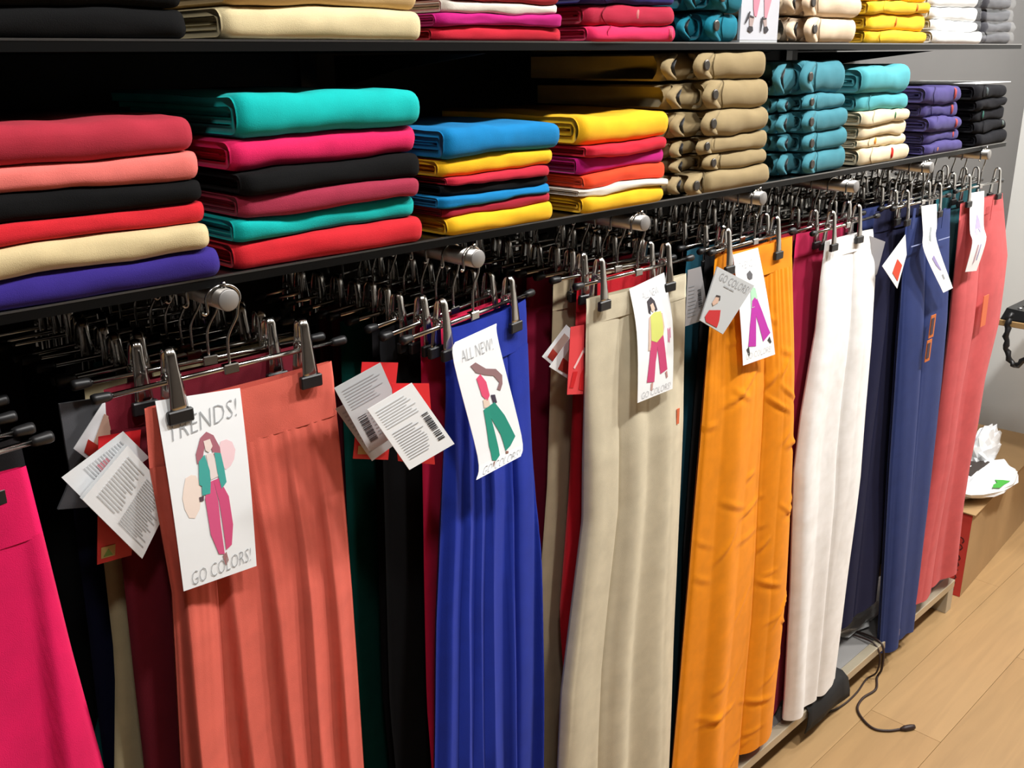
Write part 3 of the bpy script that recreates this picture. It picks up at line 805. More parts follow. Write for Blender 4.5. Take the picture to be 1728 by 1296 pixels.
c.poly('printed_jacket', pm_(70, 172, 164), [(.38, .34), (.46, .31), (.5, .4), (.49, .47), (.47, .52), (.37, .52), (.38, .47), (.35, .46)], .0008)
c.poly('printed_jacket', pm_(70, 172, 164), [(.58, .31), (.66, .32), (.68, .4), (.69, .48), (.62, .51), (.59, .42)], .0008)
c.poly('printed_trousers', pm_(222, 90, 138), [(.46, .46), (.53, .455), (.56, .57), (.56, .7), (.575, .87), (.5, .86), (.42, .74), (.4, .54)])
c.poly('printed_trousers', pm_(218, 84, 132), [(.53, .455), (.6, .45), (.7, .56), (.72, .72), (.68, .83), (.6, .85), (.585, .7), (.57, .57)])
c.poly('printed_shoe', pm_(170, 120, 120), [(.55, .875), (.6, .86), (.62, .91), (.585, .935), (.56, .92)])
c.poly('printed_hand', pm_(90, 70, 80), [(.33, .525), (.39, .525), (.38, .55), (.33, .55)])
# card on the blue trousers
ybl = [(ROD[2][1] + FDY - .062 - .003) / S] * 4
c = Card('fashion_card', 'white card with woman in green flares on royal blue trousers', 'card', [(768, 578), (766, 612), (806, 770), (804, 810)], [(838, 546), (842, 580), (880, 735), (879, 770)], .9, PAPER, 'printed cards on the front trousers', yds=[.957, .95, .932, .925])
c.text('ALL NEW!', .16, .085, .86, .165, INK, dv=-.0)
c.text('GO COLORS!', .1, .925, .93, .985, INK)
c.poly('printed_hair', pm_(150, 116, 118), [(.3, .21), (.42, .2), (.6, .27), (.8, .3), (.9, .36), (.86, .42), (.78, .46), (.72, .44), (.8, .4), (.72, .34), (.55, .31), (.38, .27)])
c.poly('printed_top', pm_(232, 84, 122), [(.36, .31), (.46, .29), (.54, .36), (.54, .46), (.46, .49), (.38, .44)])
c.poly('printed_waist', pm_(236, 214, 196), [(.38, .47), (.5, .48), (.5, .54), (.36, .53)])
c.poly('printed_bag', pm_(70, 60, 78), [(.56, .46), (.65, .47), (.65, .53), (.57, .53)])
c.poly('printed_trousers', pm_(36, 150, 128), [(.34, .54), (.48, .53), (.45, .62), (.455, .76), (.46, .9), (.38, .925), (.29, .91), (.27, .8), (.31, .66)])
c.poly('printed_trousers', pm_(34, 146, 126), [(.47, .53), (.6, .52), (.74, .64), (.86, .82), (.72, .87), (.6, .89), (.56, .76), (.45, .62)])
c.poly('printed_shoe', pm_(150, 110, 96), [(.32, .925), (.36, .925), (.34, .97)])
c.poly('printed_shoe', pm_(150, 110, 96), [(.6, .89), (.66, .9), (.66, .915), (.6, .91)])
# card on the cream trousers
c = Card('fashion_card', 'white card with woman in yellow top on cream trousers', 'card', [(1062, 488), (1072, 560), (1076, 680)], [(1121, 460), (1132, 540), (1135, 656)], yc, PAPER, 'printed cards on the front trousers', yds=[YT, YM, YBm], bend=-.003)
c.text('ALL NEW', .28, .075, .75, .135, INK)
c.text('GO COLORS!', .1, .925, .93, .98, INK)
c.poly('printed_hair', pm_(66, 60, 66), [(.38, .16), (.5, .135), (.58, .18), (.62, .26), (.56, .27), (.5, .2), (.44, .2), (.42, .28), (.37, .26)])
c.poly('printed_face', pm_(226, 196, 176), [(.44, .2), (.52, .19), (.55, .24), (.5, .27), (.45, .25)], .0009)
c.poly('printed_arm', pm_(222, 194, 178), [(.36, .3), (.42, .29), (.38, .45), (.34, .58), (.28, .58), (.31, .42)])
c.poly('printed_arm', pm_(222, 194, 178), [(.68, .29), (.74, .3), (.76, .42), (.7, .5), (.69, .42)])
c.poly('printed_top', pm_(216, 222, 118), [(.4, .29), (.52, .27), (.7, .28), (.72, .38), (.71, .48), (.52, .53), (.37, .5), (.38, .4)], .0008)
c.poly('printed_trousers', pm_(208, 74, 122), [(.36, .5), (.53, .53), (.53, .6), (.48, .7), (.45, .87), (.24, .85), (.3, .68)])
c.poly('printed_trousers', pm_(204, 70, 118), [(.52, .53), (.71, .48), (.76, .64), (.82, .8), (.62, .82), (.54, .6)])
c.poly('printed_foot', pm_(206, 160, 150), [(.36, .87), (.42, .87), (.4, .94), (.35, .93)])
c.poly('printed_foot', pm_(190, 140, 136), [(.76, .82), (.81, .81), (.84, .87), (.8, .88)])
c.bars('small_print', pm_(220, 120, 160), [(.84, .44, .86, .56), (.875, .45, .89, .57), (.905, .44, .92, .53)])
# card on the orange trousers
c = Card('fashion_card', 'white card with magenta flared trousers on the orange pair', 'card', [(1237, 430), (1254, 617)], [(1279, 418), (1308, 598)], yc, PAPER, 'printed cards on the front trousers', yds=[YT, YBm], bend=-.003)
c.text('TRENDS!', .15, .08, .85, .14, mat('pale_ink', rgb(205, 208, 210), .7))
c.text('GO COLORS!', .1, .9, .9, .955, mat('pale_ink', rgb(205, 208, 210), .7))
c.poly('printed_hair', pm_(96, 96, 100), [(.4, .19), (.52, .17), (.6, .21), (.56, .25), (.46, .25), (.4, .23)])
c.poly('printed_top', pm_(176, 226, 190), [(.46, .3), (.62, .34), (.64, .42), (.5, .5), (.38, .5)])
c.poly('printed_trousers', pm_(190, 50, 170), [(.44, .44), (.53, .42), (.52, .57), (.47, .7), (.42, .86), (.18, .84), (.28, .66)])
c.poly('printed_trousers', pm_(190, 50, 170), [(.5, .43), (.6, .4), (.74, .56), (.86, .72), (.92, .78), (.66, .84), (.58, .68), (.5, .56)])
c.poly('printed_shoe', pm_(60, 60, 60), [(.12, .86), (.2, .84), (.22, .92), (.18, .93)])
c.poly('printed_shoe', pm_(60, 60, 60), [(.8, .84), (.88, .81), (.92, .87), (.88, .88)])
# long card on the jeans
c = Card('fashion_card', 'long white bent card hanging on the blue denim jeans', 'card', [(1555, 348), (1558, 392), (1560, 425), (1592, 494)], [(1581, 344), (1581, 380), (1581, 408), (1608, 486)], yc, PAPER, 'printed cards on the front trousers', yds=[YT, YM - .006, yc - .008, yc - .02])
c.poly('printed_figure', pm_(150, 156, 158), [(.5, .2), (.62, .22), (.58, .36), (.5, .33), (.36, .38), (.44, .28)])
c.poly('printed_legs', pm_(160, 148, 196), [(.3, .52), (.5, .5), (.56, .62), (.62, .72), (.5, .7), (.36, .62)])
c.bars('small_print', INK, [(.5, .77, .55, .84), (.58, .77, .62, .84)])
# card on the salmon trousers
c = Card('fashion_card', 'white bent card with violet figure on salmon trousers', 'card', [(1637, 326), (1637, 388), (1641, 410), (1629, 459)], [(1661, 322), (1660, 380), (1664, 406), (1648, 457)], yc, PAPER, 'printed cards on the front trousers', yds=[YT, YM - .006, yc - .014, yc - .006])
c.poly('printed_figure', pm_(178, 166, 206), [(.5, .26), (.68, .36), (.8, .48), (.66, .52), (.56, .44), (.46, .54), (.28, .52), (.4, .38)])
c.poly('printed_legs', pm_(196, 160, 170), [(.42, .66), (.52, .66), (.5, .88), (.4, .92)])
c.poly('printed_legs', pm_(170, 160, 200), [(.62, .66), (.7, .66), (.68, .86), (.6, .86)])
random.seed(77)
def lines(card, u0, u1, v0, v1, n, m=INK, rag=.25, horiz=True, nm='small_print', tk=.4):
    rs = []
    for i in range(n):
        if horiz:
            v = v0 + (v1 - v0) * i / n; d = (v1 - v0) / n * tk; rs.append((u0, v, u1 - (u1 - u0) * random.uniform(0, rag), v + d))
        else:
            u = u0 + (u1 - u0) * i / n; d = (u1 - u0) / n * tk; rs.append((u, v0 + (v1 - v0) * random.uniform(0, rag), u + d, v1))
    card.bars(nm, m, rs)
def barcode(card, u0, u1, v0, v1, n, vert=True):
    rs = []
    p = 0.
    while p < 1:
        wdt = random.choice((.02, .03, .05)); 
        if vert: rs.append((u0, v0 + (v1 - v0) * p, u1, v0 + (v1 - v0) * min(1, p + wdt)))
        else: rs.append((u0 + (u1 - u0) * p, v0, u0 + (u1 - u0) * min(1, p + wdt), v1))
        p += wdt + random.choice((.02, .03, .05))
    card.bars('barcode', INKD, rs)
sg = 'swing tags tied to the trousers'
def swing(name, label, Lp, Rp, yd, m, **k):
    return Card(name, label, 'tag', Lp, Rp, yd, m, sg, **k)
TY = 1.012
# tags left of the coral trousers
c = swing('swing_tag', 'red rounded swing tag with small picture left of coral trousers', [(166, 737), (164, 953)], [(238, 725), (222, 937)], TY + .012, REDCARD)
c.bars('picture', pm_(206, 176, 110), [(.1, .87, .5, .96)]); c.poly('picture_detail', pm_(120, 150, 70), [(.16, .95), (.3, .89), (.44, .95)], .0008)
c = swing('photo_tag', 'white photo tag with red corner behind the tags left of coral', [(176, 676), (124, 757)], [(224, 702), (170, 792)], TY + .03, PAPER)
c.poly('photo', pm_(196, 160, 140), [(.2, .2), (.9, .2), (.9, .7), (.4, .72)]); c.poly('photo_red', pm_(190, 46, 36), [(.2, .72), (.95, .7), (.95, .94), (.3, .94)], .0008)
c = swing('swing_tag', 'white text tag at rear left beside the coral trousers', [(208, 728), (104, 806)], [(252, 772), (148, 850)], TY - .002, PAPER)
lines(c, .15, .9, .12, .75, 14, mat('pale_ink', rgb(205, 208, 210), .7), .3, tk=.3); c.poly('stamp_mark', pm_(226, 150, 160), [(.3, .4), (.7, .42), (.66, .6), (.3, .58)], .0004)
c = swing('tag_booklet', 'thick white folded text booklet nearest the coral trousers', [(215, 752), (139, 843)], [(292, 838), (240, 943)], TY - .016, PAPER, th=.006)
lines(c, .1, .46, .1, .85, 14, mat('pale_ink', rgb(205, 208, 210), .7), .3, tk=.35); lines(c, .5, .95, .12, .9, 20, INK, .35, tk=.28)
gc = Card('grey_cloth', 'grey cloth hanging in the shade left of the coral tags', 'cloth', [(100, 682), (112, 760), (118, 806), (98, 860)], [(196, 668), (196, 760), (190, 830), (150, 856)], 1.06, fab(92, 92, 96), None, th=.003)
# tags between the coral and blue trousers
c = swing('swing_tag', 'red rounded tag behind the barcode tag beside coral waistband', [(611, 611), (596, 774)], [(672, 612), (655, 776)], .972, REDCARD)
c.bars('picture', pm_(206, 170, 110), [(.1, .86, .6, .95)])
c = swing('swing_tag', 'greyish tag lowest of the bunch beside the coral waistband', [(566, 690), (628, 778)], [(610, 668), (664, 752)], .965, PAPERG)
lines(c, .1, .9, .1, .9, 12)
c = swing('swing_tag', 'grey white barcode tag beside the coral waistband', [(564, 655), (623, 762)], [(642, 612), (690, 722)], .945, PAPERG)
lines(c, .1, .9, .08, .4, 8, INK, .3, tk=.3); barcode(c, .12, .3, .5, .9, 20); lines(c, .36, .9, .5, .9, 8, INK, .2, tk=.3)
c = swing('swing_tag', 'red rounded tag behind the barcode tag on royal blue trousers', [(661, 647), (672, 778)], [(724, 647), (734, 784)], .925, REDCARD)
c = swing('swing_tag', 'white barcode text tag overlapping the left of royal blue trousers', [(620, 691), (691, 793)], [(695, 646), (767, 749)], .905, PAPER)
lines(c, .1, .85, .08, .38, 8, mat('pale_ink', rgb(205, 208, 210), .7), .3, tk=.4); barcode(c, .78, .92, .42, .86, 20); lines(c, .12, .7, .44, .9, 12, INK, .3, tk=.3)
# tags between blue and cream
c = swing('swing_tag', 'red tag with pale diagonal stroke left of cream trousers', [(963, 552), (957, 666)], [(986, 548), (984, 665)], 1.0, mat('coral_card', rgb(232, 72, 78), .4))
c.poly('white_stroke', pm_(246, 200, 200), [(.9, .35), (.98, .38), (.4, .62), (.3, .6)]); c.poly('red_stripe', pm_(206, 20, 30), [(.3, .66), (.6, .66), (.35, .9), (.12, .9)]); c.poly('red_stripe', pm_(206, 20, 30), [(.8, .7), (1, .6), (1, .95), (.7, .93)])
c = swing('photo_tag', 'rear white photo tag between blue and cream trousers', [(956, 548), (915, 602)], [(975, 566), (934, 618)], 1.03, PAPER)
c.poly('photo', pm_(190, 160, 148), [(.2, .2), (.8, .2), (.8, .7), (.2, .7)]); c.poly('photo_red', pm_(176, 54, 40), [(.2, .68), (.7, .7), (.75, .92), (.25, .92)], .0008)
c = swing('photo_tag', 'nearer white photo tag tucked behind the red tag by cream', [(964, 567), (927, 619)], [(990, 590), (958, 639)], 1.015, PAPER)
c.poly('photo', pm_(200, 172, 156), [(.25, .2), (.9, .2), (.9, .6), (.3, .6)]); c.poly('photo_red', pm_(160, 46, 36), [(.25, .6), (1, .6), (1, .9), (.35, .92)], .0008)
# tags left of orange
c = swing('swing_tag', 'grey tag with small barcode beside the cream waistband', [(1161, 456), (1156, 551)], [(1183, 450), (1196, 537)], .955, mat('grey_tag', rgb(150, 148, 150), .6))
barcode(c, .6, .78, .4, .75, 16); lines(c, .1, .5, .3, .9, 9, mat('mid_ink', rgb(138, 140, 144), .7), tk=.25)
c = swing('swing_tag', 'grey card reading GO COLORS with woman in red beside orange trousers', [(1211, 450), (1182, 541)], [(1273, 482), (1220, 564)], .935, PAPERG, th=.002)
c.text('GO COLORS!', .12, .06, .93, .2, mat('mid_ink', rgb(138, 140, 144), .7))
c.bars('small_print', INK, [(.3, .245, .45, .27), (.47, .245, .6, .27)])
c.poly('printed_hair', pm_(60, 50, 50), [(.2, .46), (.32, .44), (.36, .52), (.28, .54), (.2, .54)]); c.poly('printed_face', pm_(214, 180, 160), [(.2, .5), (.3, .48), (.33, .57), (.22, .66), (.16, .62)], .0009)
c.poly('printed_dress', pm_(200, 44, 50), [(.16, .76), (.5, .66), (.62, .84), (.66, .96), (.2, .97), (.1, .9)])
# tags by the jeans
c = swing('photo_tag', 'white angular tag with red photo hanging over dark jeans', [(1528, 396), (1489, 449)], [(1530, 430), (1514, 487)], .968, PAPER)
c.poly('photo_red', pm_(222, 74, 46), [(.4, .5), (.85, .4), (.9, .85), (.5, .86)])
c = swing('photo_tag', 'grey plastic tag peeking out right of the white trousers', [(1468, 398), (1474, 470)], [(1494, 408), (1480, 462)], .99, mat('grey_tag', rgb(150, 148, 150), .6))

# details sewn on the front trousers
def stripmesh(name, pts, yd_, wpx, m, parent, out=.0005):
    """thin stitched strip laid along the cloth front, pts in outline pixels"""
    return None
def onto(o, name, boxes, yoff, m):
    V, Fc = [], []
    for (x, y, wd, hh, sk, *of) in boxes:
        p = W(x, y, yoff / S); b = len(V)
        if of: p = p + Vector((of[0], 0, of[1]))
        for dz in (0, -hh):
            for dx in (0, wd):
                for dyy in (0, -.0012): V.append(Vector((p.x + dx + sk * dz, yoff + dyy, p.z + dz)) - o.location)
        Fc += [(b + q[0], b + q[1], b + q[2], b + q[3]) for q in ((1, 3, 7, 5), (0, 4, 6, 2), (0, 1, 5, 4), (2, 6, 7, 3), (0, 2, 3, 1), (4, 5, 7, 6))]
    return mesh(name, V, Fc, m, o, False)
yo = FY - .0265
lb = mat('orange_label', rgb(206, 112, 50), .7)
onto(tj, 'stitched_label', [(1571, 533, .024, .05, 0), (1571, 533, .024, .048, 0, -.004, -.054)], yo, lb)
onto(tj, 'label_window', [(1571, 533, .013, .036, 0, .0055, -.007), (1571, 533, .013, .034, 0, .0015, -.061)], yo - .0013, mat('label_dark', rgb(70, 56, 70), .7))
stitch = mat('pale_stitch', rgb(150, 160, 200), .7)
onto(tj, 'waist_stitching', [(1537, 416, .07, .0016, 0), (1583, 405, .055, .0016, 0)], yo + .0075, stitch)
onto(tj, 'belt_loop', [(1541, 352, .012, .04, 0), (1592, 352, .012, .04, 0)], yo + .009, DEN)
SAL = fab(206, 90, 92)
onto(ts, 'belt_loop', [(1675, 338, .009, .045, 0)], yo + .012, SAL)
onto(ts, 'hip_patch', [(1660, 500, .03, .075, -.05)], yo + .004, mat('orange_patch', rgb(222, 112, 72), .7))
onto(tc, 'side_label', [(1142, 690, .006, .025, 0)], yo + .012, mat('orange_patch', rgb(222, 112, 72), .7))

# tall picture standing on the upper shelf
zb = ZU + .0005
yp = .978
bl, br_ = W(1268, 66, yp), W(1331, 66, yp)
pt = thing('picture_stand', 'standing white picture of pink legs in black high heels on upper shelf', 'picture', (bl.x, yp * S, ZU))
wd = br_.x - bl.x
base = box('holder_foot', 0, wd, .02, .075, .0005, .004, mat('acrylic', (.5, .52, .53), .15, 0, .6), pt)
bd = box('picture_panel', 0, wd, .02, .024, .0045, .26, mat('picture_grey', rgb(198, 200, 208), .5), pt)
def ppoly(nm, col, pts, off=.0008):
    V = [(wd * u, .02 - off, .0045 + z) for u, z in pts]
    mesh(nm, V, [tuple(range(len(V)))], pm_(*col), bd, False)
zs = (br_ - W(1331, 0, yp)).length / 66   # metres per pixel
def pz(ypx): return (66 - ypx) * zs
LEGL = [(18, 0), (30, 0), (29, 12), (25, 26), (20, 24), (20, 14)]
ppoly('printed_leg', (214, 130, 150), [((x) / 63, pz(y)) for x, y in [(18, -60), (32, -60), (29, 0), (25, 28), (21, 26), (19, 14), (18, 0)]])
ppoly('printed_leg', (206, 140, 154), [((x) / 63, pz(y)) for x, y in [(36, -60), (50, -60), (48, 0), (42, 30), (38, 28), (37, 12), (36, 0)]])
ppoly('printed_foot', (170, 150, 146), [(x / 63, pz(y)) for x, y in [(13, 28), (22, 26), (19, 44), (14, 44)]])
ppoly('printed_foot', (170, 150, 146), [(x / 63, pz(y)) for x, y in [(35, 29), (42, 29), (43, 44), (39, 45)]])
for nm, pts in (('printed_heel', [(12, 19), (14, 20), (12, 30), (7, 40), (6, 38), (9, 28)]), ('printed_shoe', [(12, 43), (19, 44), (20, 51), (16, 54), (11, 50)]), ('printed_strap', [(13, 25), (20, 28), (20, 30), (13, 28)]),
                ('printed_heel', [(33, 28), (36, 27), (35, 38), (33.5, 52), (32, 52), (32, 36)]), ('printed_shoe', [(38, 44), (43, 43), (46, 49), (43, 54), (39, 53)]), ('printed_strap', [(35, 30), (41, 29), (41, 31), (35, 32)])):
    ppoly(nm, (48, 44, 50), [(x / 63, pz(y)) for x, y in pts], .0014)

# ------------------------------------------------------------------ plinth under the trousers
DZ = .09
t = thing('rack_plinth', 'low long plinth with satin metal front rail under the trousers', 'plinth', (XS0, S, 0))
XP = W(1592, 990).x
XP = 2.47
box('deck', 0, XP - XS0, .012, YB - S - .014, DZ - .02, DZ - .004, add_noise(mat('deck_grey', rgb(150, 148, 146), .35), rgb(150, 148, 146), .08, 6), t)
box('front_rail', 0, XP - XS0, -.012, .010, DZ - .022, DZ, add_noise(mat('rail_satin', rgb(196, 184, 160), .35, .4), rgb(196, 184, 160), .06, 14), t, .0015)
for lx in (.3, 1.1, 1.9, XP - XS0 - .034):
    box('plinth_leg', lx, lx + .034, -.011, .05, .0, DZ - .023, SATIN if lx < 2 else mat('leg_satin', rgb(190, 182, 164), .4, .3), t, .001)
# things lying on the plinth
def crumple(name, label, cat, c_, r, m, seed, flat=.35, amp=.35):
    V, Fc = [], []; nu, nv = 20, 12
    for j in range(nv + 1):
        a = PI * j / nv
        for i in range(nu):
            b = 2 * PI * i / nu
            d = Vector((math.sin(a) * math.cos(b), math.sin(a) * math.sin(b), math.cos(a)))
            k = 1 + amp * (abs(nz(d.x * 2.2 + seed, d.y * 2.2, d.z * 2.2)) * 1.6 - .35) + amp * .3 * nz(d.x * 6, d.y * 6 + seed, d.z * 6)
            p = Vector((d.x * r[0] * k, d.y * r[1] * k, max(0.0, (d.z * .5 + .5)) * r[2] * k))
            V.append(p)
    for j in range(nv):
        for i in range(nu): Fc.append((j * nu + i, (j + 1) * nu + i, (j + 1) * nu + (i + 1) % nu, j * nu + (i + 1) % nu))
    o = mesh(name, V, Fc, m, None, False); o.location = c_
    return tag(o, label, cat)
m_pw = mat('plastic_white', rgb(236, 238, 240), .3); m_pg = mat('cloth_dark', rgb(62, 62, 64), .8); m_pp = mat('crumpled_white', rgb(226, 226, 224), .6)
p = WZ(1262, 1262, DZ); crumple('crumpled_bag', 'small crumpled white bag on the plinth under orange trousers', 'bag', (p.x + .02, p.y + .07, DZ - .0035), (.09, .05, .035), m_pw, 1.3)
p = WZ(1455, 1070, DZ); crumple('crumpled_paper', 'crumpled white paper on the plinth behind the jeans hem', 'paper', (p.x + .03, p.y + .06, DZ - .0035), (.12, .055, .03), m_pp, 4.1)
p = WZ(1440, 1110, DZ); crumple('dark_cloth', 'dark grey cloth bundle on the plinth right of white trousers', 'cloth', (p.x - .06, p.y + .11, DZ - .0035), (.12, .085, .05), m_pg, 7.7, amp=.2)
p = WZ(1570, 1005, DZ); crumple('crumpled_paper', 'folded white paper on the plinth end under salmon trousers', 'paper', (p.x - .05, p.y + .07, DZ - .0035), (.13, .06, .018), m_pp, 9.2)
p = WZ(1330, 1180, DZ); crumple('dark_cloth', 'black cloth bundle on the plinth between orange and white trousers', 'cloth', (p.x - .02, p.y + .1, DZ - .0035), (.12, .08, .04), mat('cloth_black', rgb(24, 24, 25), .8), 2.2, amp=.2)
# black flap hanging over the rail
V, Fc = [], []
prof = [(.10, DZ + .004), (.03, DZ + .012), (-.006, DZ + .010), (-.019, DZ - .004), (-.022, DZ - .03), (-.02, DZ - .048)]
xa, xb = WZ(1352, 1190, DZ).x, WZ(1398, 1150, DZ).x + .04
for i in range(9):
    s_ = i / 8; x = xa + (xb - xa) * s_
    for q, (yy, zz) in enumerate(prof):
        V.append((x + .02 * q * (s_ - .5) * .3, S + yy - .003 * math.sin(s_ * 9 + q), zz - (.012 * abs(s_ - .5) if q > 3 else 0) + .003 * math.sin(s_ * 7)))
nP = len(prof)
for i in range(8):
    for q in range(nP - 1): Fc.append((i * nP + q, i * nP + q + 1, (i + 1) * nP + q + 1, (i + 1) * nP + q))
fl = mesh('black_bag_flap', V, Fc, mat('cloth_black', rgb(24, 24, 25), .8), None); md = fl.modifiers.new('thick', 'SOLIDIFY'); md.thickness = .002
tag(fl, 'black bag corner hanging over the rail below white trousers', 'bag')
# cables
cb = mat('cable_brown', rgb(52, 36, 32), .5)
def fl_(pts, z=.0035): return [WZ(x, y, z) for x, y in pts]
ca = thing('black_cable', 'dark cable with plug end trailing from plinth across the floor', 'cable', (2.0, .8, 0))
pth = [Vector((2.05, S + .06, DZ + .001)), Vector((2.045, S + .004, DZ + .005)), Vector((2.04, S - .018, DZ - .01)), Vector((2.035, S - .022, .03))] + fl_([(1480, 1143), (1478, 1163), (1456, 1178), (1447, 1196), (1458, 1216), (1476, 1230), (1500, 1233), (1522, 1230)])
off = Vector((2.0, .8, 0))
tube('cord', [q - off for q in smoothpath(pth, 5)], .0028, cb, ca, 8)
tube('plug', [q - off for q in fl_([(1520, 1230), (1527, 1229), (1538, 1227), (1543, 1226)], .006)], [.003, .0065, .0065, .005], cb, ca, 10)
ca2 = thing('black_cable', 'second dark cable looping back under the plinth beside white trousers', 'cable', (2.0, .8, 0))
pth = [Vector((2.03, S + .06, DZ + .001)), Vector((2.025, S + .002, DZ + .005)), Vector((2.02, S - .02, DZ - .02)), Vector((2.012, S - .02, .03))] + fl_([(1462, 1146), (1448, 1166), (1430, 1184), (1412, 1196), (1398, 1201)])
tube('cord', [q - off for q in smoothpath(pth, 5)], .0022, cb, ca2, 8)

# ------------------------------------------------------------------ carton with bags
cb_t = add_noise(mat('cardboard', rgb(176, 142, 98), .8), rgb(176, 142, 98), .06, 9)
cb_r = add_noise(mat('cardboard_red', rgb(190, 52, 40), .7), rgb(190, 52, 40), .08, 10)
bx0, by0 = 2.548, .836
bt = thing('cardboard_box', 'cardboard carton with red printed end standing on the floor', 'box', (bx0, by0, 0), math.radians(4))
BW, BD, BH = .8, .33, .225
def bbox(nm, a, b, c_, d, e, f_, m): return box(nm, a, b, c_, d, e, f_, m, bt)
v = [(0, 0, .001), (BW, 0, .001), (BW, BD, .001), (0, BD, .001), (.055, .012, BH), (BW, .012, BH), (BW, BD, BH), (.055, BD, BH)]
mesh('carton_body', v, [(3, 2, 1, 0), (4, 5, 6, 7), (0, 1, 5, 4), (1, 2, 6, 5), (2, 3, 7, 6)], cb_t, bt, False)
mesh('red_end', [(-.001, 0, .001), (-.001, BD, .001), (.054, BD, BH), (.054, .012, BH)], [(0, 3, 2, 1)], cb_r, bt, False)
mesh('top_flap', [(.05, .004, BH + .001), (BW * .95, .004, BH + .001), (BW * .95, BD * .55, BH + .012), (.05, BD * .5, BH + .006), (.05, .004, BH + .004), (BW * .95, .004, BH + .004), (BW * .95, BD * .55, BH + .015), (.05, BD * .5, BH + .009)],
     [(3, 2, 1, 0), (4, 5, 6, 7), (0, 1, 5, 4), (1, 2, 6, 5), (2, 3, 7, 6), (3, 0, 4, 7)], cb_t, bt, False)
vs, fs = textmesh('GO COLORS', 0, 0.0)
def redface(a, b): # a along depth, b up
    return Vector((-.0022 + .055 * b / BH, a, b))
V = []
for a, b in vs:   # reads down the front edge
    V.append(redface(.018 + .03 * (1 - b) * 1.0, .012 + .15 * (1 - a) ))
mesh('lettering', V, fs, mat('dark_red_ink', rgb(78, 16, 14), .7), bt, False)
BT = BH + .014
def onbox(px, py, z=BT): return WZ(px, py, z)
bp_ = onbox(1702, 838)
bag = crumple('plastic_bag', 'white plastic bag with green leaf print on the cardboard box', 'bag', (bp_.x + .02, bp_.y + .08, BT), (.16, .08, .05), m_pw, 3.4, amp=.16)
gl = mat('green_print', rgb(66, 168, 60), .5)
def on_bag(nm, pts, m):
    V, Fc = [], []
    n = len(pts)
    for u, w_ in pts:
        # project on the bag's camera side by casting onto the ellipsoid
        d = Vector((u, -math.sqrt(max(0.02, 1 - u * u - w_ * w_)) * .75, abs(w_) + .3)).normalized()
        seed = 3.4; amp = .16
        k = 1 + amp * (abs(nz(d.x * 2.2 + seed, d.y * 2.2, d.z * 2.2)) * 1.6 - .35) + amp * .3 * nz(d.x * 6, d.y * 6 + seed, d.z * 6)
        k += .06
        V.append((d.x * .16 * k, d.y * .08 * k, (d.z * .5 + .5) * .05 * k))
    Fc = [tuple(range(n))]
    mesh(nm, V, Fc, m, bag, False)
on_bag('leaf_print', [(-.5, .25), (-.35, .1), (-.18, .15), (.02, .12), (-.1, .4), (-.24, .6), (-.32, .42), (-.45, .4)], gl)
q = onbox(1676, 800); bag2 = crumple('plastic_bag', 'thin white plastic bag standing behind the leaf bag', 'bag', (q.x + .02, q.y + .04, BT), (.09, .03, .13), m_pw, 8.8, amp=.25)
q = onbox(1653, 796); bb_ = crumple('blue_bag', 'bright blue bag on the carton behind the salmon trousers', 'bag', (q.x, q.y + .05, BT), (.06, .03, .12), mat('blue_plastic', rgb(58, 60, 176), .35), 5.5, amp=.2)
q = onbox(1650, 812); sb = box('small_dark_box', q.x - .09, q.x + .05, q.y - .01, q.y + .035, BT, BT + .05, mat('dark_brown', rgb(58, 50, 46), .6), None, .002)
tag(sb, 'small dark brown box on the carton beside the blue bag', 'box')
q = onbox(1652, 836); pn = thing('metal_tube', 'short grey metal tube with dark end lying on carton', 'tube', (q.x, q.y, BT + .008))
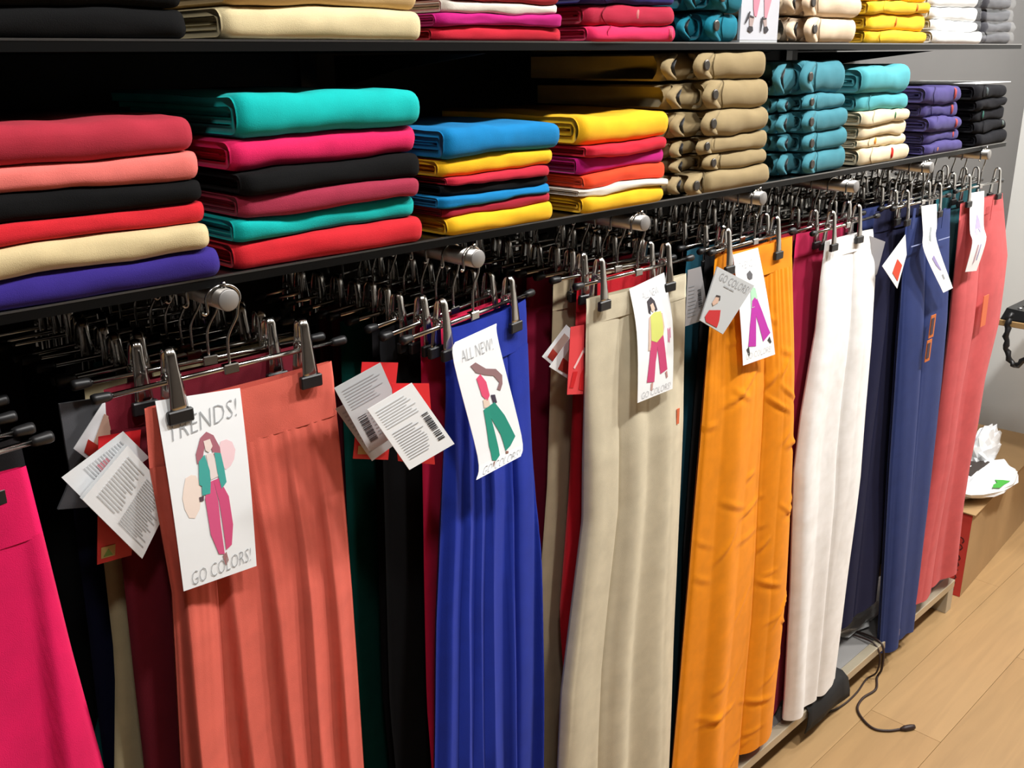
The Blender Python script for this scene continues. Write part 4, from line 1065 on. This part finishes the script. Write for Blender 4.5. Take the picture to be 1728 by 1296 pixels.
tube('tube_body', [(-.06, .02, 0), (.05, -.02, 0)], .008, mat('grey_metal', (.4, .4, .42), .3, 1), pn, 12); tube('dark_end', [(.05, -.02, 0), (.064, -.0251, 0)], .0095, BLACKP, pn, 12)

# ------------------------------------------------------------------ low pedestal table with studded bag at the right edge
TZ = .69
pd = thing('pedestal_table', 'tan pedestal table top at the right edge under the studded bag', 'table', (3.22, .74, 0))
m_tan = add_noise(mat('ledge_wood', rgb(186, 150, 100), .5), rgb(186, 150, 100), .1, 10, (8, 1, 1))
box('table_top', -.26, .24, -.1, .245, TZ - .018, TZ, m_tan, pd, .002)
tube('table_leg', [(0, 0, .012), (0, 0, TZ - .018)], .02, mat('black_leather', (.012, .012, .013), .4), pd, 14)
tube('table_foot', [(0, 0, 0), (0, 0, .008), (0, 0, .014)], [.085, .085, .03], mat('black_leather', (.012, .012, .013), .4), pd, 24)
hb = thing('studded_bag', 'black studded bag with looped braided strap on the tan table', 'bag', (2.962, .868, TZ + .0005))
V = [(0, -.13, 0), (.26, -.13, 0), (.26, .11, 0), (0, .11, 0), (.0, -.13, .02), (.26, -.13, .02), (.25, .1, .034), (.01, .1, .034)]
mesh('bag_body', V, [(3, 2, 1, 0), (4, 5, 6, 7), (0, 1, 5, 4), (1, 2, 6, 5), (2, 3, 7, 6), (3, 0, 4, 7)], mat('black_leather', (.012, .012, .013), .4), hb, False)
stud = mat('steel_stud', (.6, .6, .6), .3, 1)
for i in range(6):
    for j in range(5):
        x = .03 + .04 * i; yv = -.11 + .045 * j
        z = .02 + .014 * (yv + .13) / .23
        v, f = tubev([(x, yv, z), (x, yv, z + .003), (x, yv, z + .0045)], [.007, .006, .003], 8); mesh('stud', v, f, stud, hb, True)
sp = smoothpath([(.004, .085, .02), (-.014, .082, -.01), (-.016, .075, -.08), (-.016, .045, -.125), (-.016, .01, -.08), (-.014, -.015, -.02), (.004, -.02, .015)], 6)
tube('braided_strap', [q_ + Vector((.003 * math.sin(i * 2.1), .003 * math.cos(i * 2.1), 0)) for i, q_ in enumerate(sp)], [.007 + .0022 * (i % 2) for i in range(len(sp))], mat('black_leather', (.012, .012, .013), .4), hb, 8)
